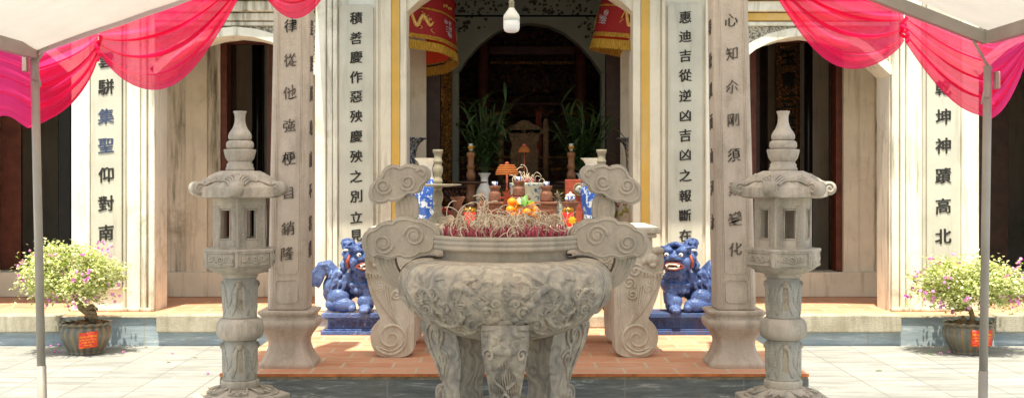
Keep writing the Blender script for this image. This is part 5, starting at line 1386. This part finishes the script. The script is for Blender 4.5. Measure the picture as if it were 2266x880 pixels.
# ------------------------------------------------------------------ bougainvillea pots
def blossom_mesh():
    mb = MB()
    for i in range(3):
        l_ = leaf_mesh(.030, .014, -.5); l_.xform(Matrix.Rotation(i * 2.1, 4, 'Z') @ Matrix.Rotation(R(35), 4, 'X')); mb.add(l_.v, l_.f)
    return mb
_bm = {}
def bougainvillea(px, base_py, crown, label, sgn, seed, trunk, stone_y, text):
    d = 11.35; q = random.Random(seed); s = d / F
    root = thing('bougainvillea_pot', label, 'potted plant', (X(px, d), d, 0), 'bougainvillea pots by the step')
    lob = lambda a, z: 1 + .06 * abs(math.sin(a * 9)) - .02
    pr_ = sm([(.150, 0), (.158, .012), (.150, .022), (.178, .07), (.212, .14), (.225, .19), (.218, .235), (.200, .262)], 2)
    c = MB(); c.lathe(pr_, 132, mod=lob); pot = c.build('pot', M['pot'], root)
    c = MB()
    def rim(u, v):
        a = u * 2 * math.pi; wv = abs(math.sin(a * 9)); prr = [(.200, .262), (.228, .275), (.236, .288), (.226, .292), (.205, .280)]
        r_, z_ = prr[int(round(v * 4))]; w_ = (v > .2) * 1.0
        return ((r_ + .006 * wv * w_) * math.sin(a), -(r_ + .006 * wv * w_) * math.cos(a), z_ + .012 * wv * w_ - .006)
    c.grid(rim, 132, 4, True); c.build('scalloped_rim', M['pot'], pot)
    c = MB(); c.lathe([(.206, .262), (.15, .275), (0, .285)], 30); c.build('soil', M['soil'], root)
    c = MB()
    for _ in range(14):
        a, r_ = q.uniform(0, 6.28), q.uniform(.03, .16); k = q.uniform(.018, .04); c.ball((r_ * math.cos(a), r_ * math.sin(a), .28), (k * 1.3, k, k * .8), 8, 6)
    c.build('soil_clods', M['soil'], root)
    c = MB()
    for pts, rr_ in trunk: c.tube(smooth_open([((x_ - px) * s, y_, Z(y__, d)) for x_, y__, y_ in pts], 2), rr_ , 10) if isinstance(rr_, float) else c.tube([((x_ - px) * s, y_, Z(y__, d)) for x_, y__, y_ in pts], rr_, 10)
    c.build('trunk', M['bark'], root)
    # branches, foliage and blossoms
    br = MB(); lv = MB(); tips = []
    (cx_, cy_, hw_, hh_, dep) = crown
    C_ = Vector(((cx_ - px) * s, 0, Z(cy_, d))); A_ = Vector((hw_ * s, dep, hh_ * s))
    start = Vector(((trunk[0][0][-1][0] - px) * s, trunk[0][0][-1][2], Z(trunk[0][0][-1][1], d)))
    for i in range(34):
        while True:
            v_ = Vector((q.uniform(-1, 1), q.uniform(-1, 1), q.uniform(-.55, 1)))
            if .45 < v_.length < 1: break
        tip = C_ + Vector((v_.x * A_.x, v_.y * A_.y, v_.z * A_.z)); mid_ = start.lerp(tip, .5) + Vector((0, 0, .06))
        br.tube([start, mid_, tip], [.009, .006, .002], 5); tips.append(tip)
    br.build('branch', M['bark'], root)
    n = 0
    clumps = []
    for i in range(130):
        while True:
            v_ = Vector((q.uniform(-1, 1), q.uniform(-1, 1), q.uniform(-.85, 1)))
            if .3 < v_.length < 1.0: break
        clumps.append((C_ + Vector((v_.x * A_.x, v_.y * A_.y, v_.z * A_.z * (1 - .25 * v_.x * v_.x))), q.uniform(.05, .115), v_))
    for (cc, cr, vv) in clumps:
        for _ in range(int(60 * cr / .085)):
            p = cc + Vector((q.gauss(0, 1) * cr * .62, q.gauss(0, 1) * cr * .62, q.gauss(0, 1) * cr * .42))
            L_ = q.uniform(.026, .046); w_ = L_ * .34
            M_ = Matrix.Translation(p) @ Matrix.Rotation(q.uniform(0, 6.28), 4, 'Z') @ Matrix.Rotation(q.uniform(-.9, .7), 4, 'X') @ Matrix.Rotation(q.uniform(-.7, .7), 4, 'Y')
            pts = [M_ @ Vector(t_) for t_ in ((0, 0, 0), (w_, L_ * .45, w_ * .3), (0, L_, -L_ * .12), (-w_, L_ * .45, w_ * .3), (0, L_ * .5, 0))]
            lv.add(pts, [(0, 1, 4), (1, 2, 4), (2, 3, 4), (3, 0, 4)], False)
    # trailing shoots
    for i in range(16):
        a = q.uniform(0, 6.28); p = C_ + Vector((math.cos(a) * A_.x * .8, math.sin(a) * A_.y * .8, -A_.z * .25)); dr = Vector((math.cos(a), math.sin(a) * .6, q.uniform(-.8, .5)))
        L_ = q.uniform(.1, .26)
        for j in range(22):
            t_ = j / 21; pp = p + dr * L_ * t_ + Vector((0, 0, -.10 * t_ * t_))
            l = q.uniform(.022, .038); w_ = l * .34
            M_ = Matrix.Translation(pp) @ Matrix.Rotation(q.uniform(0, 6.28), 4, 'Z') @ Matrix.Rotation(q.uniform(-.9, .5), 4, 'X')
            lv.add([M_ @ Vector(t__) for t__ in ((0, 0, 0), (w_, l * .45, w_ * .3), (0, l, -l * .12), (-w_, l * .45, w_ * .3), (0, l * .5, 0))], [(0, 1, 4), (1, 2, 4), (2, 3, 4), (3, 0, 4)], False)
    lv.build('foliage', M['varleaf'], root)
    for i in range(46):
        while True:
            v_ = Vector((q.uniform(-1, 1), q.uniform(-1, .35), q.uniform(-.95, 1)))
            if .8 < v_.length < 1.12: break
        p = C_ + Vector((v_.x * A_.x * 1.06, v_.y * A_.y, v_.z * A_.z * 1.04))
        for j in range(q.choice((1, 1, 2, 3))):
            pp = p + Vector((q.uniform(-.035, .035), q.uniform(-.03, .03), q.uniform(-.03, .03)))
            if 'm' not in _bm: o = blossom_mesh().build('blossom', M['blossom'], root); _bm['m'] = o.data
            else:
                o = bpy.data.objects.new('blossom', _bm['m']); COL.objects.link(o); o.parent = root
            o.location = pp; o.rotation_euler = (q.uniform(-1.8, .3), q.uniform(-.8, .8), q.uniform(0, 6.28)); k = q.uniform(.75, 1.15); o.scale = (k, k, k); n += 1
            if n >= 88: break
        if n >= 88: break
    # donor label stuck on the pot
    (ax, ay, aw, ah, rz, ry) = text
    zc = Z(ay, d); x_ = (ax - px) * s
    def onp(x, z):
        xx = x_ + x * math.cos(ry) ; zz_ = zc + z + x * math.sin(ry)
        return (xx, -math.sqrt(max(.001, .232 ** 2 - xx * xx)) - .006, zz_)
    c = MB(); c.grid(lambda u, v: onp((u - .5) * aw * s, (v - .5) * ah * s), 8, 4)
    sg_ = c.build('label_plate', M['sign_red'], pot); m_ = sg_.modifiers.new('thick', 'SOLIDIFY'); m_.thickness = .003; m_.offset = 0
    lines = [('CÂY HOA GIẤY TRẮNG', .25, .175, .92), ('GIA ĐÌNH ÔNG BÀ QUANG', .03, .10, .90), ('HÒA LÂM - TÂN HÒA', -.13, .10, .68), ('Cung tiến', -.31, .12, .45)]
    for (txt, oy, hgt, wid) in lines:
        vs, fs = glyph_geo(txt, .012)
        x0 = min(v[0] for v in vs); x1 = max(v[0] for v in vs); y0 = min(v[1] for v in vs); y1 = max(v[1] for v in vs)
        pts = []
        for (vx, vy) in vs:
            xx = (vx - (x0 + x1) / 2) / (x1 - x0) * wid * aw * s * .96; zz_ = (oy + (vy - (y0 + y1) / 2) / (y1 - y0) * hgt) * ah * s
            a = onp(xx, zz_); pts.append((a[0], a[1] - .003, a[2]))
        MB().add(pts, fs, False).build('lettering', M['sign_yellow'], sg_)
    c = MB(); fr_ = [(-.46, -.44), (.46, -.44), (.46, .44), (-.46, .44), (-.46, -.44)]
    pts = []
    for (a, b_), (c_, d_) in zip(fr_, fr_[1:]):
        for i in range(8): pts.append(onp((a + (c_ - a) * i / 8) * aw * s, (b_ + (d_ - b_) * i / 8) * ah * s))
    c.tube([(p[0], p[1] - .002, p[2]) for p in pts + [pts[0]]], .0015, 4); c.build('border', M['orange'], sg_)
tr1 = [([(206, 712, 0), (208, 695, 0), (192, 688, -.01), (180, 680, 0), (172, 665, .01), (165, 648, 0)], [.035, .034, .036, .034, .030, .026]),
       ([(212, 712, .02), (214, 700, -.03), (200, 697, -.045), (192, 702, -.01), (199, 690, .04), (210, 684, .02), (207, 676, -.03), (192, 682, -.04)], [.024] * 8),
       ([(190, 684, 0), (178, 672, -.03), (170, 655, -.02)], [.018, .018, .014])]
bougainvillea(190, 785, (163, 606, 106, 74, .40), 'bougainvillea bonsai with a knotted twisted trunk in a ribbed glazed pot, left courtyard', 1, 21, tr1, 0, (212, 745, 36, 34, 0, .09))
tr2 = [([(2150, 715, 0), (2152, 700, 0), (2148, 686, 0), (2138, 678, .01), (2125, 674, 0), (2118, 668, 0)], [.028, .024, .024, .03, .034, .02]),
       ([(2140, 678, 0), (2120, 682, -.01), (2112, 686, -.01)], [.03, .028, .008]), ([(2128, 714, 0), (2134, 704, .02), (2140, 712, .02)], [.02, .03, .02])]
bougainvillea(2143, 788, (2146, 626, 126, 62, .40), 'bougainvillea bonsai with a bent crooked trunk in a ribbed glazed pot, right courtyard', -1, 33, tr2, 0, (2153, 741, 50, 35, 0, 0))

# fallen petals and leaves
pet = None
PET = [(112, 768, 'near the kerb beside the left tent post'), (130, 765, 'under the left pot'), (121, 781, 'left of the left pot, first of a close pair'), (131, 781, 'left of the left pot, second of a close pair'), (274, 781, 'right of the left pot'), (383, 783, 'midway between left pot and left lantern'), (459, 828, 'beside the left lantern, lowest on the pavers'), (2081, 784, 'left of the right pot'), (2100, 782, 'just touching the right pot shadow')]
q = random.Random(4)
for px, py, w_ in PET:
    d = F * H / (py - CY); c = blossom_mesh()
    if pet is None: o = c.build('fallen_petal', M['blossom'], None); pet = o.data
    else: o = bpy.data.objects.new('fallen_petal', pet); COL.objects.link(o)
    o.location = (X(px, d), d, .006); o.rotation_euler = (q.uniform(-.3, .3), q.uniform(-.3, .3), q.uniform(0, 6)); o.scale = (.9, .9, .6)
    tag(o, 'pink fallen petal on the pavers ' + w_, 'petal', 'fallen petals')
lfm = None
for px, py, w_ in ((427, 790, 'dry yellow leaf on the pavers left of the left lantern'), (376, 800, 'small dry leaf on the pavers below the pink petal'), (1953, 822, 'curled green leaf in the middle of the right pavers'), (2058, 782, 'pale green leaf on the pavers left of the right pot'), (325, 769, 'dark dry leaf close to the slate kerb')):
    d = F * H / (py - CY); c = leaf_mesh(.06, .016, .1)
    o = c.build('fallen_leaf', M['leaf_bright'] if 'green' in w_ else M['pit'], None); o.location = (X(px, d), d, .012); o.rotation_euler = (0, 0, q.uniform(0, 6)); tag(o, w_, 'leaf', 'fallen leaves')

# ------------------------------------------------------------------ incense sticks in the urn
q = random.Random(9)
variants = []
for k in range(24):
    h = q.uniform(.04, .10); lean = q.uniform(.05, .45)
    c = MB(); c.tube([(0, 0, -.05), (lean * h * .5, 0, h * .5), (lean * h, 0, h)], .0032, 5)
    red = c; p = Vector((lean * h, 0, h)); dr = Vector((lean + q.uniform(-.3, .9), q.uniform(-.5, .5), 1)).normalized(); pts = [p.copy()]; L_ = q.uniform(.10, .23); n = 22
    ax = Vector((q.uniform(-.5, .5), q.choice((-1, 1)) * q.uniform(.5, 1), q.uniform(-.8, .8))).normalized(); cv_ = q.uniform(.8, 5.5); sd = q.uniform(0, 50)
    for i in range(n):
        k_ = cv_ / n * (.4 + 1.2 * abs(noise.noise(Vector((i * .16, sd, 0))) * 2))
        dr = (Matrix.Rotation(k_, 3, ax) @ dr + Vector((0, 0, -.075))).normalized(); p = p + dr * (L_ / n)
        if p.z < .006: p.z = .006 + .002 * i / n
        pts.append(p.copy())
    a = MB(); a.tube(pts, .0030, 5)
    variants.append((red, a))
vm = []
for (red, a) in variants:
    r_ = red.build('incense_stick', M['stick']); a_ = a.build('ash_curl', M['ash'], r_); vm.append((r_, a_))
ztop = uz(530)
for i in range(280):
    if i < 24: r_, a_ = vm[i]
    else:
        s_, sa = vm[i % 24]; r_ = s_.copy(); COL.objects.link(r_); a_ = sa.copy(); COL.objects.link(a_); a_.parent = r_
    rad = .40 * math.sqrt(q.random()); an = q.uniform(0, 6.28)
    r_.location = (UX + rad * math.cos(an), UD + rad * math.sin(an), ztop + .005 + .03 * (1 - rad / .42)); r_.rotation_euler = (0, 0, q.uniform(0, 6.28)); r_.scale = (1, 1, q.uniform(.8, 1.2))
    tag(r_, 'burnt red incense stick with pale curling ash, standing in the urn', 'incense stick', 'incense sticks in the big urn')
# plain unburnt stubs
c = MB(); c.tube([(0, 0, -.05), (.006, 0, .05), (.008, 0, .085)], .0034, 5); stub = c.build('incense_stub', M['stick']); first = True
for i in range(190):
    o = stub if first else stub.copy()
    if not first: COL.objects.link(o)
    first = False
    rad = .41 * math.sqrt(q.random()); an = q.uniform(0, 6.28)
    o.location = (UX + rad * math.cos(an), UD + rad * math.sin(an), ztop + .01); o.rotation_euler = (q.uniform(-.3, .3), q.uniform(-.3, .3), q.uniform(0, 6)); o.scale = (1.6, 1.6, q.uniform(.6, 1.15))
    tag(o, 'short red burnt down incense stub standing in the urn', 'incense stub', 'red stubs in the big urn')
# sticks in the small censer
d = 10.75
for i in range(26):
    s_, sa = vm[i % 24]; r_ = s_.copy(); COL.objects.link(r_); a_ = sa.copy(); COL.objects.link(a_); a_.parent = r_
    rad = .11 * math.sqrt(q.random()); an = q.uniform(0, 6.28)
    r_.location = (X(1165, d) + rad * math.cos(an), d + rad * math.sin(an), Z(408, d)); r_.rotation_euler = (0, 0, q.uniform(0, 6.28)); r_.scale = (.7, .7, .75)
    tag(r_, 'curled burnt incense stick in the crackled china censer', 'incense stick', 'incense sticks in the small censer')

# ------------------------------------------------------------------ tent
TG = 6.3
tent = thing('party_tent', 'white canvas gable tent on thin grey steel posts at the near edge', 'tent', (0, TG, 0))
def tn(mb, name, mat, par=None, **k):
    mb.xform(Matrix.Translation((0, -TG, 0))); return mb.build(name, mat, par or tent, **k)
LT = P(76, 112, TG); RT = P(2186, 150, TG); RIDGE = Vector((X(1130, TG), TG, Z(-345, TG)))
LE = Vector((LT.x, TG, Z(98, TG))); RE = Vector((RT.x, TG, Z(66, TG)))
back = Vector((0, -7.2, 0))
for (top, foot, nm) in ((LT, Vector((-2.385, TG, 0)), 'l'), (RT, Vector((2.455, TG, 0)), 'r')):
    c = MB(); k = .47; md = foot.lerp(top, .285)
    c.tube([md - Vector((0, 0, .02)), top + Vector((0, 0, .01))], .0215, 16); po = tn(c, 'post', M['grey_pole'])
    c = MB(); c.tube([foot, md], .0238, 16); tn(c, 'post_sleeve', M['grey_pole'], po)
    c = MB(); c.tube([top + back, Vector((top.x, top.y - 7.2, 0))], .024, 10); tn(c, 'post', M['grey_pole'])
    # bracket with bolts and diagonal brace
    sg = 1 if nm == 'l' else -1
    c = MB(); c.box(top.x - sg * .046 - .012, top.x - sg * .046 + .012, TG - .02, TG + .02, top.z - .11, top.z - .02); tn(c, 'eave_bracket', M['grey_pole'], po, bevel=.004)
    c = MB(); c.tube([top + Vector((0, -.01, -.09 if sg > 0 else -.0)), top + Vector((sg * .085, -.01, .05 if sg > 0 else .15))], .008, 8); tn(c, 'brace', M['grey_pole'])
    c = MB(); c.tube([top + Vector((sg * .0, -.02, -.15)), top + Vector((sg * .035, -.03, -.15))], .005, 6); c.tube([top + Vector((sg * .028, -.03, -.11)), top + Vector((sg * .045, -.03, -.19))], .005, 6); tn(c, 'clamp_handle', M['grey_pole'], po)
for (e_, sg) in ((LE, 1), (RE, -1)):
    for dy in (0, -7.2):
        lift = .035 if sg > 0 else -.03; a = e_ + Vector((0, dy, lift)); r_ = RIDGE + Vector((0, dy, lift))
        c = MB(); dv = (r_ - a).normalized(); up = Vector((-dv.z, 0, dv.x)) * sg
        w = .028; h_ = .05
        ps = []
        for p in (a, r_):
            for (sy, su) in ((-w, -h_), (w, -h_), (w, h_ * .2), (-w, h_ * .2)): ps.append(p + Vector((0, sy, 0)) + up * su)
        c.add(ps, [(0, 1, 2, 3), (7, 6, 5, 4), (0, 4, 5, 1), (1, 5, 6, 2), (2, 6, 7, 3), (3, 7, 4, 0)], False); tn(c, 'rafter', M['grey_pole'], None, merge=True)
    c = MB(); c.box(e_.x - .022, e_.x + .022, TG - 7.2, TG - .03, e_.z - .075, e_.z - .01); tn(c, 'eave_beam', M['grey_pole'])
c = MB(); c.tube([RIDGE + Vector((0, -.03, -.05)), RIDGE + back + Vector((0, .03, -.05))], .025, 10); tn(c, 'ridge_beam', M['grey_pole'])
def canopy(u, v):
    y = TG + (.045 if u < .5 else 0) * max(0, 1 - 20 * v) - 7.25 * v
    t_ = abs(u - .5) * 2; e_ = LE if u < .5 else RE
    x = RIDGE.x + (e_.x - RIDGE.x) * t_ * 1.015; z = RIDGE.z + (e_.z - RIDGE.z) * t_ * 1.015
    fr_ = max(0, 1 - v * 7.25 / .35) * ((.05 + .05 * math.sin(math.pi * min(1, t_ * 1.0)) * (1 + .3 * noise.noise(Vector((u * 30, 2, 2))))) if u < .5 else 0); sagk = fr_ + math.sin(math.pi * t_) * math.sin(math.pi * v) * .16 + .02 * math.sin(t_ * 3.14) 
    return (x, y, z + .006 - sagk + .016 * noise.noise(Vector((x * 2.5, y * 2, 1))) + .008 * noise.noise(Vector((x * 1.5 + y * 3, y * 7, 5))))
c = MB(); c.grid(canopy, 80, 160); tn(c, 'canopy', M['canvas'])

# ------------------------------------------------------------------ pink swags
def rafter_pt(px, left):
    e_ = LE if left else RE; x = X(px, TG); t_ = (x - e_.x) / (RIDGE.x - e_.x); p = e_.lerp(RIDGE, t_); return p + Vector((0, .15, -.03))
def swag(label, path, drop0, drop1, sag, skew=1.0, tail0=.02, tail1=.02, folds=8, seed=0, mat='pink'):
    """path: polyline of attachment points; cloth gathers at both ends and hangs in curved folds"""
    pts = [Vector(p) for p in path]; seg = [(b_ - a).length for a, b_ in zip(pts, pts[1:])]; tot = sum(seg)
    def chord(u):
        l = u * tot
        for (a, b_, L_) in zip(pts, pts[1:], seg):
            if l <= L_ + 1e-6: return a.lerp(b_, l / L_)
            l -= L_
        return pts[-1]
    ph = seed * 1.7
    def fn(u, v):
        p = chord(u); uu = u ** skew; bell = math.sin(math.pi * uu) ** .88
        fold = math.sin(v * folds * math.pi + ph + 1.6 * math.sin(u * 3 + ph)) + .6 * math.sin(v * folds * 2.7 * math.pi + 3 * u + ph) + .35 * noise.noise(Vector((u * 3, v * 14, ph)))
        vv = v + .062 * math.sin(v * folds * math.pi + ph + 1.2 * u) * (1 - v) * v * 4
        down = vv * (drop0 * (1 - u) ** 2.2 + drop1 * u ** 4) + sag * bell * (.03 + .97 * vv ** .92)
        out = fold * (.008 + .034 * bell) + .05 * bell * math.sin(math.pi * v)
        nrm = Vector((0, 1, 0))
        return p + Vector((0, 0, -down)) + nrm * out
    c = MB(); c.grid(fn, 70, 110); o = c.build('pink_swag', M[mat], None)
    return tag(o, label, 'swag', 'pink swags along the tent edge')
pxs = TG / F
eL = lambda d_: Vector((LE.x - .10, d_, LE.z - .05)); eR = lambda d_: Vector((RE.x + .10, d_, RE.z - .05))
swag('wide pink swag from the left tie to the top, old arch showing through', [rafter_pt(196, True), rafter_pt(545, True)], .10, .02, .415, .92, seed=1)
swag('narrow edge of a pink swag above the left stone column', [rafter_pt(545, True), rafter_pt(770, True)], .05, .05, .36, 1.0, seed=2)
swag('pink swag wrapping around the left tent post below its canopy corner', [rafter_pt(196, True), LE + Vector((-.06, .11, -.05)), eL(6.02)], .12, .35, .34, .80, seed=3)
swag('pink swag running off the left picture edge along the tent eave', [eL(6.02), eL(5.1)], .37, .3, .22, 1.0, seed=4)
swag('wide pink swag hanging over the right arch and spandrel', [rafter_pt(2022, False), rafter_pt(1685, False)], .16, .02, .375, .95, seed=5)
swag('pink swag wrapping around the right tent post below its canopy corner', [rafter_pt(2024, False), RE + Vector((.06, .11, -.05)), eR(6.06)], .16, .10, .37, 1.08, seed=6)
swag('pink swag running off the right picture edge along the tent eave', [eR(6.06), eR(5.2)], .10, .1, .34, 1.0, seed=7)
def tie(p, label):
    c = MB(); p = Vector(p)
    for k in range(3): c.tube([p + Vector((.012 * math.cos(a * .7 + k), .03 * math.sin(a * .7), .02 - .07 * a / 8 - .03 * k)) for a in range(9)], .009, 6)
    o = c.build('cloth_tie', M['pink']); tag(o, label, 'tie', 'pink ties on the tent frame')
tie(rafter_pt(196, True) + Vector((0, 0, -.05)), 'twisted pink tie gathering the swags on the left rafter')
tie(rafter_pt(2022, False) + Vector((0, 0, -.06)), 'twisted pink tie gathering the swags on the right rafter')

# ------------------------------------------------------------------ light, sky, camera
EL, AZ = 73, 10
w = bpy.data.worlds.new('World'); scene.world = w; w.use_nodes = True; nt = w.node_tree; nt.nodes.clear()
out = nt.nodes.new('ShaderNodeOutputWorld'); bg = nt.nodes.new('ShaderNodeBackground'); sk = nt.nodes.new('ShaderNodeTexSky')
sk.sky_type = 'NISHITA'; sk.sun_disc = False; sk.sun_elevation = R(EL); sk.sun_rotation = R(180 + AZ); sk.dust_density = 2.5
bg.inputs[1].default_value = .15
mx_ = nt.nodes.new('ShaderNodeMix'); mx_.data_type = 'RGBA'; mx_.blend_type = 'MULTIPLY'; mx_.inputs[0].default_value = 1; mx_.inputs[7].default_value = (1.06, 1.0, .84, 1)
nt.links.new(sk.outputs[0], mx_.inputs[6]); nt.links.new(mx_.outputs[2], bg.inputs[0]); nt.links.new(bg.outputs[0], out.inputs[0])
sl = bpy.data.lights.new('sun', 'SUN'); sl.energy = 3.7; sl.angle = R(.6); sl.color = (1, .945, .77)
so = bpy.data.objects.new('sun', sl); COL.objects.link(so)
sv_ = Vector((-math.sin(R(AZ)) * math.cos(R(EL)), -math.cos(R(AZ)) * math.cos(R(EL)), math.sin(R(EL))))
so.rotation_euler = sv_.to_track_quat('Z', 'Y').to_euler(); so.location = (-2, -4, 12)
cam = bpy.data.cameras.new('camera'); co = bpy.data.objects.new('camera', cam); COL.objects.link(co); scene.camera = co
co.location = (0, 0, H); co.rotation_euler = (R(90), 0, 0)
cam.sensor_fit = 'HORIZONTAL'; cam.sensor_width = 36; cam.lens = 36 * F / 2266
cam.shift_x = (1133 - CX) / 2266; cam.shift_y = -(440 - CY) / 2266
cam.clip_start = .05; cam.clip_end = 1500
scene.view_settings.view_transform = 'Standard'; scene.view_settings.look = 'None'
scene.view_settings.exposure = 1.03; scene.view_settings.gamma = 1
scene.cycles.use_denoising = True
scene.cycles.max_bounces = 8; scene.cycles.diffuse_bounces = 5; scene.cycles.transparent_max_bounces = 16
scene.cycles.sample_clamp_indirect = 6
